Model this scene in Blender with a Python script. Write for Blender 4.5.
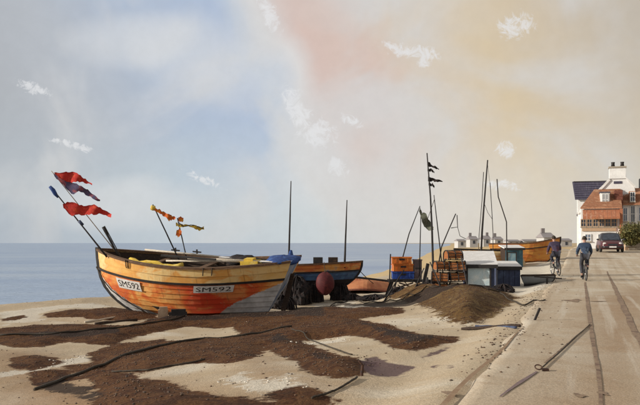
import bpy, math, random
import numpy as np
from mathutils import Matrix, Vector
random.seed(7); RNG = np.random.default_rng(11)
for o in list(bpy.data.objects): bpy.data.objects.remove(o)
SC = bpy.context.scene
COL = SC.collection
R = math.radians

# ------------------------------------------------------------------ camera
CAMZ, F, HX, HY = 1.6, 686.0, 320.0, 243.0      # focal length and horizon in 640 px units
cd = bpy.data.cameras.new('camera'); cam = bpy.data.objects.new('camera', cd); COL.objects.link(cam)
cam.location = (0, 0, CAMZ); cam.rotation_euler = (R(90), 0, 0)
cd.sensor_width = 36; cd.lens = 36 * F / 640; cd.shift_y = (HY - 202.5) / 640
cd.clip_start = .1; cd.clip_end = 60000
SC.camera = cam
SC.render.resolution_x, SC.render.resolution_y = 1024, 648

# ------------------------------------------------------------------ sky and sun
SUN_EL, SUN_AZ = R(18), R(262)                   # azimuth clockwise from +Y: behind the camera, to the left
W = bpy.data.worlds.new('World'); SC.world = W; W.use_nodes = True
W.cycles.sampling_method = 'MANUAL'; W.cycles.sample_map_resolution = 256
nt = W.node_tree; nt.nodes.clear()
def N(t, tree=None, **kw):
    n = (tree or nt).nodes.new(t)
    for k, v in kw.items(): setattr(n, k, v)
    return n
def lin(c): return tuple(((x / 255) / 12.92 if x / 255 <= .04045 else ((x / 255 + .055) / 1.055) ** 2.4) for x in c)
def ramp(n, stops):
    e = n.color_ramp.elements
    while len(e) > 1: e.remove(e[-1])
    e[0].position = stops[0][0]; e[0].color = (*stops[0][1], 1)
    for p, c in stops[1:]:
        q = e.new(p); q.color = (*c, 1)
def math_(tree, op, a, b=None, clamp=False):
    m = tree.nodes.new('ShaderNodeMath'); m.operation = op; m.use_clamp = clamp
    for i, v in enumerate((a, b)):
        if v is None: continue
        if isinstance(v, (int, float)): m.inputs[i].default_value = v
        else: tree.links.new(v, m.inputs[i])
    return m.outputs[0]
def mixc(tree, fac, a, b):
    m = tree.nodes.new('ShaderNodeMix'); m.data_type = 'RGBA'
    for i, v in ((0, fac), (6, a), (7, b)):
        if isinstance(v, (int, float)): m.inputs[i].default_value = v
        elif isinstance(v, tuple): m.inputs[i].default_value = (*v[:3], 1)
        else: tree.links.new(v, m.inputs[i])
    return m.outputs[2]
def maprange(tree, v, a, b, c, d, smooth=True):
    m = tree.nodes.new('ShaderNodeMapRange'); m.interpolation_type = 'SMOOTHSTEP' if smooth else 'LINEAR'
    tree.links.new(v, m.inputs[0])
    for i, x in enumerate((a, b, c, d)): m.inputs[i + 1].default_value = x
    return m.outputs[0]
def noise(tree, vec, scale, detail=4, rough=.55, dist=0):
    n = tree.nodes.new('ShaderNodeTexNoise'); n.inputs['Scale'].default_value = scale
    n.inputs['Detail'].default_value = detail; n.inputs['Roughness'].default_value = rough; n.inputs['Distortion'].default_value = dist
    if vec is not None: tree.links.new(vec, n.inputs['Vector'])
    return n
L_ = nt.links.new
tc = N('ShaderNodeTexCoord'); D = tc.outputs['Generated']
sep = N('ShaderNodeSeparateXYZ'); L_(D, sep.inputs[0])
hor = math_(nt, 'SQRT', math_(nt, 'ADD', math_(nt, 'MULTIPLY', sep.outputs[0], sep.outputs[0]), math_(nt, 'MULTIPLY', sep.outputs[1], sep.outputs[1])))
hor = math_(nt, 'MAXIMUM', hor, .02)
saz = math_(nt, 'DIVIDE', sep.outputs[0], hor)             # sine of the azimuth, the same in front and behind
tel = math_(nt, 'DIVIDE', sep.outputs[2], hor)             # tangent of the elevation
n1 = noise(nt, D, 2.2, 3, .5, .3); n2 = noise(nt, D, 5.0, 4, .5, .6); n3 = noise(nt, D, 60, 3, .6)
w1 = math_(nt, 'SUBTRACT', n1.outputs[0], .5); w2 = math_(nt, 'SUBTRACT', n2.outputs[0], .5)
s2 = math_(nt, 'ADD', saz, math_(nt, 'MULTIPLY', w1, .16)); s2 = math_(nt, 'ADD', s2, math_(nt, 'MULTIPLY', w2, .12))
s2 = math_(nt, 'ADD', s2, math_(nt, 'MULTIPLY', tel, .28))   # the warm bank leans to the left as it climbs
ru = N('ShaderNodeValToRGB'); L_(maprange(nt, s2, -1, 1, 0, 1, False), ru.inputs[0])
def P01(s): return (s + 1) / 2
ramp(ru, [(P01(-1), lin((168, 170, 174))), (P01(-.45), lin((176, 178, 181))), (P01(-.30), lin((188, 192, 198))), (P01(-.17), lin((180, 193, 212))), (P01(-.06), lin((182, 196, 218))), (P01(-.02), lin((200, 209, 221))),
          (P01(.015), lin((226, 223, 221))), (P01(.05), lin((221, 196, 185))), (P01(.13), lin((221, 198, 185))), (P01(.20), lin((221, 206, 187))),
          (P01(.30), lin((221, 201, 168))), (P01(.42), lin((212, 196, 172))), (P01(.55), lin((194, 185, 172))), (P01(1), lin((176, 172, 167)))])
rl = N('ShaderNodeValToRGB'); L_(maprange(nt, saz, -1, 1, 0, 1, False), rl.inputs[0])
ramp(rl, [(P01(-1), lin((176, 182, 190))), (P01(-.4), lin((182, 192, 202))), (P01(-.2), lin((198, 210, 218))), (P01(0), lin((212, 219, 221))), (P01(.15), lin((226, 222, 216))), (P01(.3), lin((226, 216, 200))), (P01(.45), lin((212, 204, 190))), (P01(1), lin((186, 182, 175)))])
low = maprange(nt, math_(nt, 'ADD', tel, math_(nt, 'MULTIPLY', w2, .12)), .02, .2, .95, 0)
wash = mixc(nt, low, ru.outputs[0], rl.outputs[0])
# soft pale glow inside the blue, then torn white scraps of cloud
glow = maprange(nt, n2.outputs[0], .42, .66, 0, .75)
wash = mixc(nt, glow, wash, lin((219, 218, 217)))
def scrap(px, py, wx, wy, ang, wob, base):
    dv = Vector((px - HX, F, HY - py)).normalized()
    rt = Vector((dv.y, -dv.x, 0)).normalized(); up = rt.cross(dv)
    a = R(ang); ex = rt * math.cos(a) + up * math.sin(a); ey = up * math.cos(a) - rt * math.sin(a)
    def dot(v, w):
        d = nt.nodes.new('ShaderNodeVectorMath'); d.operation = 'DOT_PRODUCT'; L_(D, d.inputs[0]); d.inputs[1].default_value = v
        return math_(nt, 'MULTIPLY', d.outputs['Value'], F / w)
    x = dot(ex, wx); y = dot(ey, wy)
    r = math_(nt, 'ADD', math_(nt, 'MULTIPLY', x, x), math_(nt, 'MULTIPLY', y, y))
    f = dot(dv, F); r = math_(nt, 'ADD', r, math_(nt, 'MULTIPLY', math_(nt, 'LESS_THAN', f, 0), 50))
    r = math_(nt, 'ADD', r, math_(nt, 'MULTIPLY', base, wob))
    return maprange(nt, r, -.3, 1.25, 1, 0)
ns = noise(nt, D, 62, 5, .7, 1.2); wb = math_(nt, 'SUBTRACT', ns.outputs[0], .5)
scr = None
for a in [(300, 112, 11, 30, 30, 6), (318, 134, 18, 15, 0, 6.5), (268, 12, 7, 24, 28, 6), (515, 26, 17, 12, 5, 6.5), (410, 51, 26, 7, -12, 7), (425, 58, 8, 10, 0, 6),
          (36, 89, 16, 5, -18, 7), (72, 145, 18, 3.5, -14, 7.5), (505, 149, 10, 7, -25, 7), (338, 168, 9, 11, 25, 6), (502, 185, 16, 5, -5, 7.5), (200, 178, 24, 4, -22, 8), (352, 121, 12, 5, -30, 7)]:
    f = scrap(*a[:5], a[5], wb)
    scr = f if scr is None else math_(nt, 'MAXIMUM', scr, f)
wash = mixc(nt, math_(nt, 'MULTIPLY', scr, .72), wash, lin((238, 238, 239)))
for a in [(205, 62, 75, 42, -15, 1.2), (130, 40, 60, 26, 10, 1.2), (318, 165, 42, 52, 0, 1.2), (120, 205, 90, 26, 0, 1.2)]:
    wash = mixc(nt, math_(nt, 'MULTIPLY', scrap(*a[:5], 3.0, w2), .6), wash, lin((224, 225, 226)))
grain = maprange(nt, n3.outputs[0], .3, .7, .985, 1.015)
sk = N('ShaderNodeTexSky', sky_type='NISHITA'); sk.sun_disc = False
sk.sun_elevation = SUN_EL; sk.sun_rotation = SUN_AZ; sk.dust_density = 2.0
vs = N('ShaderNodeVectorMath'); vs.operation = 'SCALE'; L_(wash, vs.inputs[0]); L_(math_(nt, 'MULTIPLY', grain, 10.0), vs.inputs['Scale'])
skyc = mixc(nt, .9, sk.outputs[0], vs.outputs[0])            # thin cloud veil over the clear sky
bg = N('ShaderNodeBackground'); L_(skyc, bg.inputs[0]); bg.inputs[1].default_value = .1
wo = N('ShaderNodeOutputWorld'); L_(bg.outputs[0], wo.inputs[0])
sd = bpy.data.lights.new('sun', 'SUN'); sd.energy = 5.0; sd.angle = R(.6); sd.color = (1, .93, .82)
sun = bpy.data.objects.new('sun', sd); COL.objects.link(sun)
sv = Vector((math.sin(SUN_AZ) * math.cos(SUN_EL), math.cos(SUN_AZ) * math.cos(SUN_EL), math.sin(SUN_EL)))
sun.rotation_euler = sv.to_track_quat('Z', 'Y').to_euler(); sun.location = sv * 60
SC.view_settings.view_transform = 'Standard'; SC.view_settings.look = 'None'
SC.view_settings.exposure = .0; SC.view_settings.gamma = 1; SC.view_settings.use_curve_mapping = False

# ------------------------------------------------------------------ helpers
MAT = {}
def mat(name, c1, c2=None, c3=None, scale=3., rough=.8, bump=.25, bscale=45., metal=0., spec=.3, stretch=None, wear=None, bdist=.01, detail=5):
    m = bpy.data.materials.new(name); m.use_nodes = True; t = m.node_tree; t.nodes.clear()
    out = t.nodes.new('ShaderNodeOutputMaterial'); b = t.nodes.new('ShaderNodeBsdfPrincipled'); t.links.new(b.outputs[0], out.inputs[0])
    tcn = t.nodes.new('ShaderNodeTexCoord'); vec = tcn.outputs['Object']
    if stretch:
        mp = t.nodes.new('ShaderNodeMapping'); mp.inputs['Scale'].default_value = stretch; t.links.new(vec, mp.inputs[0]); vec = mp.outputs[0]
    n = noise(t, vec, scale, detail, .6, .3)
    r = t.nodes.new('ShaderNodeValToRGB'); t.links.new(n.outputs[0], r.inputs[0])
    c2 = c2 or tuple(x * .72 for x in c1)
    ramp(r, [(.36, c1), (.52, c2), (.66, c3 or c1)])
    col = r.outputs[0]
    nf = noise(t, tcn.outputs['Object'], bscale, 4, .65)
    col2 = t.nodes.new('ShaderNodeMix'); col2.data_type = 'RGBA'; col2.blend_type = 'MULTIPLY'; col2.inputs[0].default_value = 1
    t.links.new(col, col2.inputs[6]); g = maprange(t, nf.outputs[0], .3, .7, .82, 1.12); t.links.new(g, col2.inputs[7])
    col = col2.outputs[2]
    if wear:
        nw = noise(t, tcn.outputs['Object'], wear[1], 7, .7, .5); f = maprange(t, nw.outputs[0], wear[2], wear[2] + .06, 0, 1)
        col = mixc(t, f, col, wear[0])
    t.links.new(col, b.inputs['Base Color'])
    b.inputs['Roughness'].default_value = rough; b.inputs['Metallic'].default_value = metal; b.inputs['Specular IOR Level'].default_value = spec
    bp = t.nodes.new('ShaderNodeBump'); bp.inputs['Strength'].default_value = bump; bp.inputs['Distance'].default_value = bdist
    t.links.new(nf.outputs[0], bp.inputs['Height']); t.links.new(bp.outputs[0], b.inputs['Normal'])
    MAT[name] = m
    return m
mat('tar', (.018, .016, .016), (.035, .03, .028), rough=.7, wear=((.11, .09, .075), 6, .68))
mat('rope', (.03, .025, .02), (.06, .045, .03), scale=20, bscale=120, bump=.6)
mat('pale_rope', (.28, .22, .15), (.18, .13, .09), scale=20, bscale=120, bump=.6)
mat('white_paint', (.72, .71, .69), (.62, .6, .57), (.75, .74, .73), scale=2, rough=.6, wear=((.42, .39, .35), 9, .66))
mat('render_white', (.78, .77, .75), (.70, .69, .67), (.8, .79, .78), scale=.8, rough=.85, bscale=18, wear=((.6, .58, .54), 2.5, .66))
mat('roof_orange', (.42, .21, .12), (.33, .15, .085), (.48, .29, .18), scale=1.6, rough=.85, bscale=12, bump=.6)
mat('awning_orange', (.42, .17, .085), (.32, .12, .065), (.46, .24, .14), scale=2.2, rough=.9)
mat('slate', (.085, .075, .11), (.06, .055, .085), (.11, .1, .13), scale=1.2, stretch=(4, 1, .4), rough=.7, bscale=14, bump=.6)
mat('brick_brown', (.20, .07, .045), (.14, .05, .035), (.24, .1, .06), scale=3, bscale=20)
mat('tan', (.50, .36, .24), (.42, .28, .18), scale=3)
mat('glass_dark', (.03, .035, .045), (.05, .06, .08), rough=.12, bump=.02, spec=.5)
mat('glass_blue', (.18, .22, .29), (.12, .15, .2), rough=.15, bump=.02, spec=.5)
mat('old_wood', (.15, .085, .045), (.09, .05, .03), (.22, .13, .07), scale=3, stretch=(1, 8, 8), rough=.85, bscale=60)
mat('dark_wood', (.05, .03, .02), (.03, .02, .015), (.085, .05, .03), scale=3, stretch=(1, 8, 8), rough=.85, bscale=60)
mat('pale_wood', (.58, .52, .43), (.47, .4, .31), (.66, .62, .54), scale=4, stretch=(1, 8, 8), rough=.8, wear=((.3, .24, .18), 8, .68))
mat('yellow_cloth', (.68, .48, .07), (.58, .38, .05), (.72, .58, .2), scale=4, rough=.85)
mat('blue_cloth', (.03, .07, .24), (.02, .045, .15), (.05, .12, .32), scale=4, rough=.85)
mat('red_cloth', (.50, .035, .022), (.4, .025, .02), (.58, .07, .03), scale=6, rough=.9)
mat('mauve_cloth', (.10, .075, .14), (.07, .06, .12), (.32, .08, .085), scale=3.2, rough=.9)
mat('orange_cloth', (.62, .16, .025), (.55, .10, .02), (.68, .34, .04), scale=8, rough=.9)
mat('grey_net', (.16, .16, .12), (.09, .1, .07), (.22, .21, .17), scale=9, rough=.95, bump=.8)
mat('black_net', (.015, .014, .016), (.03, .025, .025), (.05, .03, .025), scale=8, rough=.95, bump=1, bscale=30, bdist=.04)
mat('orange_net', (.42, .16, .05), (.30, .1, .035), (.5, .24, .09), scale=10, rough=.95, bump=1, bscale=50, bdist=.03)
mat('crate_orange', (.62, .19, .03), (.55, .13, .02), (.66, .26, .06), scale=3, rough=.5, wear=((.35, .2, .12), 7, .68))
mat('crate_blue', (.025, .075, .34), (.02, .05, .24), (.05, .12, .42), scale=3, rough=.5, wear=((.12, .14, .2), 7, .7))
mat('crate_grey', (.20, .15, .14), (.14, .1, .1), (.28, .22, .2), scale=3, rough=.6)
mat('buoy_red', (.10, .014, .016), (.07, .011, .013), (.14, .025, .022), scale=4, rough=.7, wear=((.25, .12, .1), 8, .68))
mat('teal_paint', (.25, .38, .41), (.16, .28, .36), (.36, .44, .42), scale=1.6, rough=.6, wear=((.55, .55, .5), 5, .66))
mat('pale_panel', (.72, .74, .71), (.44, .56, .60), (.76, .74, .68), scale=1.1, rough=.65)
mat('navy_paint', (.04, .055, .115), (.03, .04, .08), (.07, .1, .18), scale=2.5, rough=.6, wear=((.2, .22, .28), 8, .7))
mat('deep_teal', (.05, .13, .16), (.035, .09, .13), (.08, .2, .22), scale=2, rough=.55)
mat('skin', (.45, .27, .2), (.4, .23, .17), rough=.55, bump=.05)
mat('hair', (.025, .018, .014), (.04, .03, .02), rough=.7)
mat('jacket_blue', (.04, .065, .11), (.03, .045, .08), (.12, .16, .21), scale=6, rough=.85)
mat('jacket_purple', (.06, .035, .06), (.045, .04, .075), (.14, .045, .055), scale=6, rough=.85)
mat('trousers_dark', (.05, .05, .065), (.035, .035, .05), rough=.85)
mat('trousers_grey', (.08, .08, .09), (.05, .05, .06), rough=.85)
mat('shoe', (.02, .02, .02), rough=.6)
mat('rubber', (.018, .018, .019), (.03, .03, .03), rough=.8)
mat('bike_metal', (.05, .055, .07), (.035, .04, .05), rough=.35, metal=.6, bump=.05)
mat('chrome', (.5, .5, .5), (.42, .42, .42), rough=.25, metal=1, bump=.02)
mat('car_red', (.09, .018, .022), (.065, .015, .018), rough=.3, bump=.03, spec=.5)
mat('car_dark', (.02, .02, .026), (.03, .03, .035), rough=.3, bump=.03, spec=.5)
mat('lamp_glass', (.75, .73, .68), rough=.2, bump=.02)
mat('iron', (.05, .035, .03), (.09, .045, .03), (.03, .028, .028), scale=9, rough=.8, metal=.2, bump=.5)
mat('stone', (.40, .35, .28), (.32, .27, .21), (.46, .42, .36), scale=3, rough=.9, bscale=20, bump=.6)
mat('bark', (.10, .07, .05), (.06, .045, .03), scale=6, bump=.8)
mat('tar_stain', (.16, .10, .07), (.27, .19, .125), (.12, .075, .055), scale=3, rough=.9)
mat('violet_streak', (.16, .115, .125), (.2, .14, .13), scale=3, rough=.9)
mat('far_wall', (.50, .49, .48), (.44, .43, .42), rough=.9)
mat('far_roof', (.22, .21, .23), (.27, .24, .23), rough=.9)

mat('transom_paint', (.46, .47, .49), (.13, .21, .38), (.52, .51, .5), scale=.8, rough=.6, wear=((.3, .28, .26), 7, .68))
class MB:
    def __init__(s): s.v = []; s.f = []; s.a = []
    def add(s, vs, fs, attr=None):
        o = len(s.v); s.v += [tuple(v) for v in vs]; s.f += [tuple(i + o for i in f) for f in fs]
        s.a += list(attr) if attr is not None else [0.] * len(vs)
        return s
    def box(s, c, d, rot=None):
        m = rot if rot is not None else Matrix.Identity(3); c = Vector(c)
        vs = [c + m @ Vector((x * d[0] / 2, y * d[1] / 2, z * d[2] / 2)) for x in (-1, 1) for y in (-1, 1) for z in (-1, 1)]
        return s.add(vs, [(0, 1, 3, 2), (4, 6, 7, 5), (0, 4, 5, 1), (2, 3, 7, 6), (0, 2, 6, 4), (1, 5, 7, 3)])
    def b2(s, x0, x1, y0, y1, z0, z1): return s.box(((x0 + x1) / 2, (y0 + y1) / 2, (z0 + z1) / 2), (x1 - x0, y1 - y0, z1 - z0))
    def bar(s, a, b, w, h):
        a, b = Vector(a), Vector(b); d = (b - a); q = d.to_track_quat('X', 'Z').to_matrix()
        return s.box((a + b) / 2, (d.length, w, h), q)
    def tube(s, pts, r, n=7, jit=0):
        pts = [Vector(p) for p in pts]; k = len(pts); rs = r if isinstance(r, (list, tuple)) else [r] * k
        vs = []; fs = []; up = Vector((.13, .31, .94))
        for i, p in enumerate(pts):
            d = (pts[min(i + 1, k - 1)] - pts[max(i - 1, 0)]).normalized()
            if abs(d.dot(up)) > .95: up = Vector((1, .1, .05)).normalized()
            x = d.cross(up).normalized(); y = d.cross(x)
            for j in range(n):
                a = 2 * math.pi * j / n; rr = rs[i] * (1 + jit * random.uniform(-1, 1))
                vs.append(p + x * math.cos(a) * rr + y * math.sin(a) * rr)
        for i in range(k - 1):
            for j in range(n): fs.append((i * n + j, i * n + (j + 1) % n, (i + 1) * n + (j + 1) % n, (i + 1) * n + j))
        fs.append(tuple(range(n - 1, -1, -1))); fs.append(tuple((k - 1) * n + j for j in range(n)))
        return s.add(vs, fs)
    def torus(s, c, ax, r, t, n=20, m=8):
        q = Vector(ax).to_track_quat('Z', 'Y').to_matrix(); c = Vector(c); vs = []; fs = []
        for i in range(n):
            a = 2 * math.pi * i / n
            for j in range(m):
                b = 2 * math.pi * j / m; rr = r + t * math.cos(b)
                vs.append(c + q @ Vector((rr * math.cos(a), rr * math.sin(a), t * math.sin(b))))
        for i in range(n):
            for j in range(m): fs.append((i * m + j, ((i + 1) % n) * m + j, ((i + 1) % n) * m + (j + 1) % m, i * m + (j + 1) % m))
        return s.add(vs, fs)
    def blob(s, c, d, nu=14, nv=9, jit=.1, flat=None):
        c = Vector(c); vs = []; fs = []; ph = [random.uniform(0, 6.3) for _ in range(4)]
        for i in range(nv + 1):
            v = math.pi * i / nv
            for j in range(nu):
                u = 2 * math.pi * j / nu
                k = 1 + jit * (math.sin(3 * u + ph[0]) * math.sin(2 * v + ph[1]) + .6 * math.sin(5 * u + ph[2] + 3 * v) + random.uniform(-.4, .4))
                z = math.cos(v) * d[2] * k
                if flat is not None: z = max(z, flat)
                vs.append(c + Vector((math.sin(v) * math.cos(u) * d[0] * k, math.sin(v) * math.sin(u) * d[1] * k, z)))
        for i in range(nv):
            for j in range(nu): fs.append((i * nu + j, (i + 1) * nu + j, (i + 1) * nu + (j + 1) % nu, i * nu + (j + 1) % nu))
        return s.add(vs, fs)
    def prism(s, poly, y0, y1):                   # polygon in x,z pushed along y
        n = len(poly); vs = [(x, y0, z) for x, z in poly] + [(x, y1, z) for x, z in poly]
        fs = [tuple(range(n)), tuple(range(2 * n - 1, n - 1, -1))] + [(i + n, (i + 1) % n + n, (i + 1) % n, i) for i in range(n)]
        return s.add(vs, fs)
    def sheet(s, grid, th, nrm=(0, 1, 0)):        # grid[i][j] of points -> thin solid cloth
        a = len(grid); b = len(grid[0]); nr = Vector(nrm) * th
        vs = [p for row in grid for p in row] + [Vector(p) + nr for row in grid for p in row]; o = a * b; fs = []
        for i in range(a - 1):
            for j in range(b - 1):
                q = (i * b + j, i * b + j + 1, (i + 1) * b + j + 1, (i + 1) * b + j); fs.append(q); fs.append(tuple(x + o for x in reversed(q)))
        rim = [i * b for i in range(a)] + [(a - 1) * b + j for j in range(1, b)] + [i * b + b - 1 for i in range(a - 2, -1, -1)] + [j for j in range(b - 2, 0, -1)]
        for i in range(len(rim)):
            p, q = rim[i], rim[(i + 1) % len(rim)]; fs.append((p, p + o, q + o, q))
        return s.add(vs, fs)
    def build(s, name, m, parent=None, smooth=False, attr=None, local=False):
        inv = Matrix.Identity(4)
        if parent is not None and not local: inv = XF[parent.name].inverted()
        me = bpy.data.meshes.new(name); me.from_pydata([inv @ Vector(v) for v in s.v], [], s.f)
        ob = bpy.data.objects.new(name, me); COL.objects.link(ob)
        me.materials.append(MAT[m] if isinstance(m, str) else m)
        if smooth: me.polygons.foreach_set('use_smooth', [True] * len(me.polygons))
        if attr:
            at = me.attributes.new(attr, 'FLOAT', 'POINT'); at.data.foreach_set('value', s.a)
        if parent is not None: ob.parent = parent; XF[ob.name] = XF[parent.name]
        else: XF[ob.name] = Matrix.Identity(4)
        me.update()
        return ob
XF = {}
def tag(o, label, cat, group=None):
    o['label'] = label; o['category'] = cat
    if group: o['group'] = group
    return o
def thing(name, label, cat, loc=(0, 0, 0), rot=(0, 0, 0), group=None, scale=1.0):
    o = bpy.data.objects.new(name, None); COL.objects.link(o); o.empty_display_size = .2
    o.location = loc; o.rotation_euler = rot; o.scale = (scale,) * 3
    from mathutils import Euler
    XF[o.name] = Matrix.Translation(loc) @ Euler(rot).to_matrix().to_4x4() @ Matrix.Scale(scale, 4)
    return tag(o, label, cat, group)
def copy_tree(o, parent=None):
    c = o.copy(); COL.objects.link(c); c.parent = parent
    for ch in [x for x in ALLKIDS(o)]: copy_tree(ch, c)
    return c
def ALLKIDS(o): return [x for x in bpy.data.objects if x.parent == o]
def single(mb, name, m, label, cat, group=None, smooth=False, base=None):
    c = Vector(base) if base is not None else Vector((sum(v[0] for v in mb.v) / len(mb.v), sum(v[1] for v in mb.v) / len(mb.v), min(v[2] for v in mb.v)))
    mb.v = [tuple(Vector(v) - c) for v in mb.v]
    o = mb.build(name, m, None, smooth); o.location = c
    return tag(o, label, cat, group)
def at(px, py, Y): return Vector(((px - HX) / F * Y, Y, CAMZ + (HY - py) / F * Y))

# ------------------------------------------------------------------ terrain
def sst(a, b, x):
    t = np.clip((x - a) / (b - a), 0, 1); return t * t * (3 - 2 * t)
_perm = RNG.random((64, 64))
def vnoise(x, y):
    xi = np.floor(x).astype(int); yi = np.floor(y).astype(int); fx = x - xi; fy = y - yi
    fx = fx * fx * (3 - 2 * fx); fy = fy * fy * (3 - 2 * fy); g = lambda a, b: _perm[a % 64, b % 64]
    return (g(xi, yi) * (1 - fx) + g(xi + 1, yi) * fx) * (1 - fy) + (g(xi, yi + 1) * (1 - fx) + g(xi + 1, yi + 1) * fx) * fy - .5
def fbm(x, y): return vnoise(x, y) + .5 * vnoise(2.1 * x + 7, 2.1 * y + 3) + .25 * vnoise(4.3 * x + 1, 4.3 * y + 9)
CY = [-2000, 8, 15, 22, 28, 39.6, 51, 80, 150, 400, 900, 4000]; CX = [-60, -44, -33, -22, -13, 1.4, 9, 16, 31, 78, 175, 800]
def road_left(Y): return -1.4 + .386 * Y
def terrain(X, Y, rough=True):
    X = np.asarray(X, float); Y = np.asarray(Y, float)
    u = X - road_left(Y)
    z = .9 * sst(25, 62, Y) - .22 * sst(0, 1.1, -u) - .78 * sst(1, 11, -u)
    z = z + 1.25 * np.exp(-((X - .262 * Y) / (.07 * Y + .01)) ** 2) * sst(48, 66, Y) * (1 - sst(95, 150, Y))
    d = X - np.interp(Y, CY, CX)
    z = z + .12 * np.exp(-((d - 1.2) / 1.3) ** 2)
    dd = np.maximum(-d, 0); z = z - np.where(dd < 1, .11 * dd * dd, .22 * dd - .11)
    z = np.maximum(z, -7)
    if rough:
        k = .03 + .97 * sst(0, 2, -u)
        z = z + k * (.16 * fbm(X * .22, Y * .22) + .05 * fbm(X * .9, Y * .9) + .018 * fbm(X * 3.1, Y * 3.1))
    return z
_ys = np.concatenate([np.arange(3, 60, .04), np.geomspace(60, 900, 600)])
def ground(px, py):
    X = (px - HX) / F * _ys; zr = CAMZ + (HY - py) / F * _ys; h = zr - terrain(X, _ys)
    i = int(np.argmax(h < 0)) if (h < 0).any() else len(_ys) - 1
    return Vector((X[i], _ys[i], float(terrain(X[i], _ys[i]))))
def gz(x, y): return float(terrain(x, y))

def poly_sdf(P, X, Y):                             # positive inside, metres
    n = len(P); d = np.full(X.shape, 1e9); ins = np.zeros(X.shape, bool)
    for i in range(n):
        ax, ay = P[i]; bx, by = P[(i + 1) % n]; ex, ey = bx - ax, by - ay
        t = np.clip(((X - ax) * ex + (Y - ay) * ey) / (ex * ex + ey * ey + 1e-12), 0, 1)
        d = np.minimum(d, (X - ax - t * ex) ** 2 + (Y - ay - t * ey) ** 2)
        c = ((ay > Y) != (by > Y)) & (X < ex * (Y - ay) / (ey if abs(ey) > 1e-9 else 1e-9) + ax); ins ^= c
    d = np.sqrt(d); return np.where(ins, d, -d)
def W2(pts): return [tuple(ground(*p)[:2]) for p in pts]
BROWN = [[(47, 314), (71, 310), (114, 308), (153, 313), (155, 318), (122, 321), (85, 317), (48, 317)], [(3, 319), (23, 315.5), (23, 318), (5, 321)],  # brown shingle bands, with the beach's shadow bands put into their colour
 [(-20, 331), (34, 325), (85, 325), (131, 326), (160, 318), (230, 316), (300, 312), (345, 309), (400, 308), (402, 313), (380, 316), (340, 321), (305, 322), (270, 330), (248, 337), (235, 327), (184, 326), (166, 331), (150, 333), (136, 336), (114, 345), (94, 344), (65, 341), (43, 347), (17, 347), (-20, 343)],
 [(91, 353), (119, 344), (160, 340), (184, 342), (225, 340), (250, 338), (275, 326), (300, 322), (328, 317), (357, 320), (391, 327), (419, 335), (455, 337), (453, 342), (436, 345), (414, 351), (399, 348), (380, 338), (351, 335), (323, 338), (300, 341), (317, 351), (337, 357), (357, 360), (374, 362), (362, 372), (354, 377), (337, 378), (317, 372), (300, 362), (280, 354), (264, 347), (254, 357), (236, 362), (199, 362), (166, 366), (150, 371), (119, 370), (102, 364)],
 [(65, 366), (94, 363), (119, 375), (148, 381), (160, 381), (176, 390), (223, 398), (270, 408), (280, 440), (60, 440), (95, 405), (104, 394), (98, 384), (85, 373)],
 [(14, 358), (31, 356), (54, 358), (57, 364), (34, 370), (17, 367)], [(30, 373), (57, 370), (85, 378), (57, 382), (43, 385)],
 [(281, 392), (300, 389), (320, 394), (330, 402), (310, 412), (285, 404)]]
BANK = [[(382, 299), (410, 293), (440, 290), (470, 294), (505, 291), (522, 298), (500, 313), (480, 326), (462, 327), (440, 319), (425, 309), (405, 302)]]
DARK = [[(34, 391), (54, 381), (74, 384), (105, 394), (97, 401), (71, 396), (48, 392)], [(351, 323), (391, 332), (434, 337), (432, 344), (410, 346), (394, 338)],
 [(272, 313), (300, 309), (326, 313), (326, 319), (296, 320)], [(135, 320), (180, 316.5), (270, 314.5), (290, 308), (345, 303), (300, 317), (240, 320), (180, 323)],  # strip along the boats' foot paints their shade onto the beach
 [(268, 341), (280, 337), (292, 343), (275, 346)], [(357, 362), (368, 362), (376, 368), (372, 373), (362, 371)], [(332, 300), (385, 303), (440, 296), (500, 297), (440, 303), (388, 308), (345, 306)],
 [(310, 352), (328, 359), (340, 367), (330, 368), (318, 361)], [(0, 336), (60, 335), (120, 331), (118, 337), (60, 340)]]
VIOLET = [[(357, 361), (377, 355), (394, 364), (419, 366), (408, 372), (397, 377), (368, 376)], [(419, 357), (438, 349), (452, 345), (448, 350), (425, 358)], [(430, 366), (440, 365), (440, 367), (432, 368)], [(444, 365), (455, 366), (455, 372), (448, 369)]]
PALE = [[(0, 373), (28, 370), (34, 365), (54, 361), (88, 355), (88, 361), (57, 368), (28, 374), (0, 379)], [(265, 382), (240, 372), (215, 380), (250, 392), (300, 388), (295, 374)], [(0, 312), (40, 307), (95, 303), (120, 307), (60, 309), (40, 314), (45, 320), (0, 326)], [(300, 343), (350, 336), (345, 341), (310, 346)], [(312, 304), (350, 300), (385, 309), (340, 316), (312, 318)], [(455, 300), (475, 306), (500, 305), (480, 312)], [(285, 346), (312, 341), (312, 344), (290, 350)], [(500, 288), (510, 272), (545, 262), (562, 258), (545, 290), (520, 296)]]
PAINTED_SHADE = [[(-30, 350), (60, 350), (130, 372), (300, 400), (300, 470), (-30, 470)], [(585, 300), (660, 280), (660, 460), (500, 460), (560, 380)], [(230, 362), (264, 350), (300, 370), (340, 385), (310, 400), (240, 385)]]  # vignette darkening of the foreground, painted into sand and road colour
WB, WK, WD, WV, WP, WM = [[W2(p) for p in q] for q in (BROWN, BANK, DARK, VIOLET, PALE, PAINTED_SHADE)]
def sdfs(polys, X, Y, default=-3.):
    out = np.full(X.shape, default)
    for P in polys:
        a = np.array(P); m = (X > a[:, 0].min() - 3) & (X < a[:, 0].max() + 3) & (Y > a[:, 1].min() - 3) & (Y < a[:, 1].max() + 3)
        if m.any(): out[m] = np.maximum(out[m], poly_sdf(P, X[m], Y[m]))
    return np.maximum(out, default)
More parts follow.
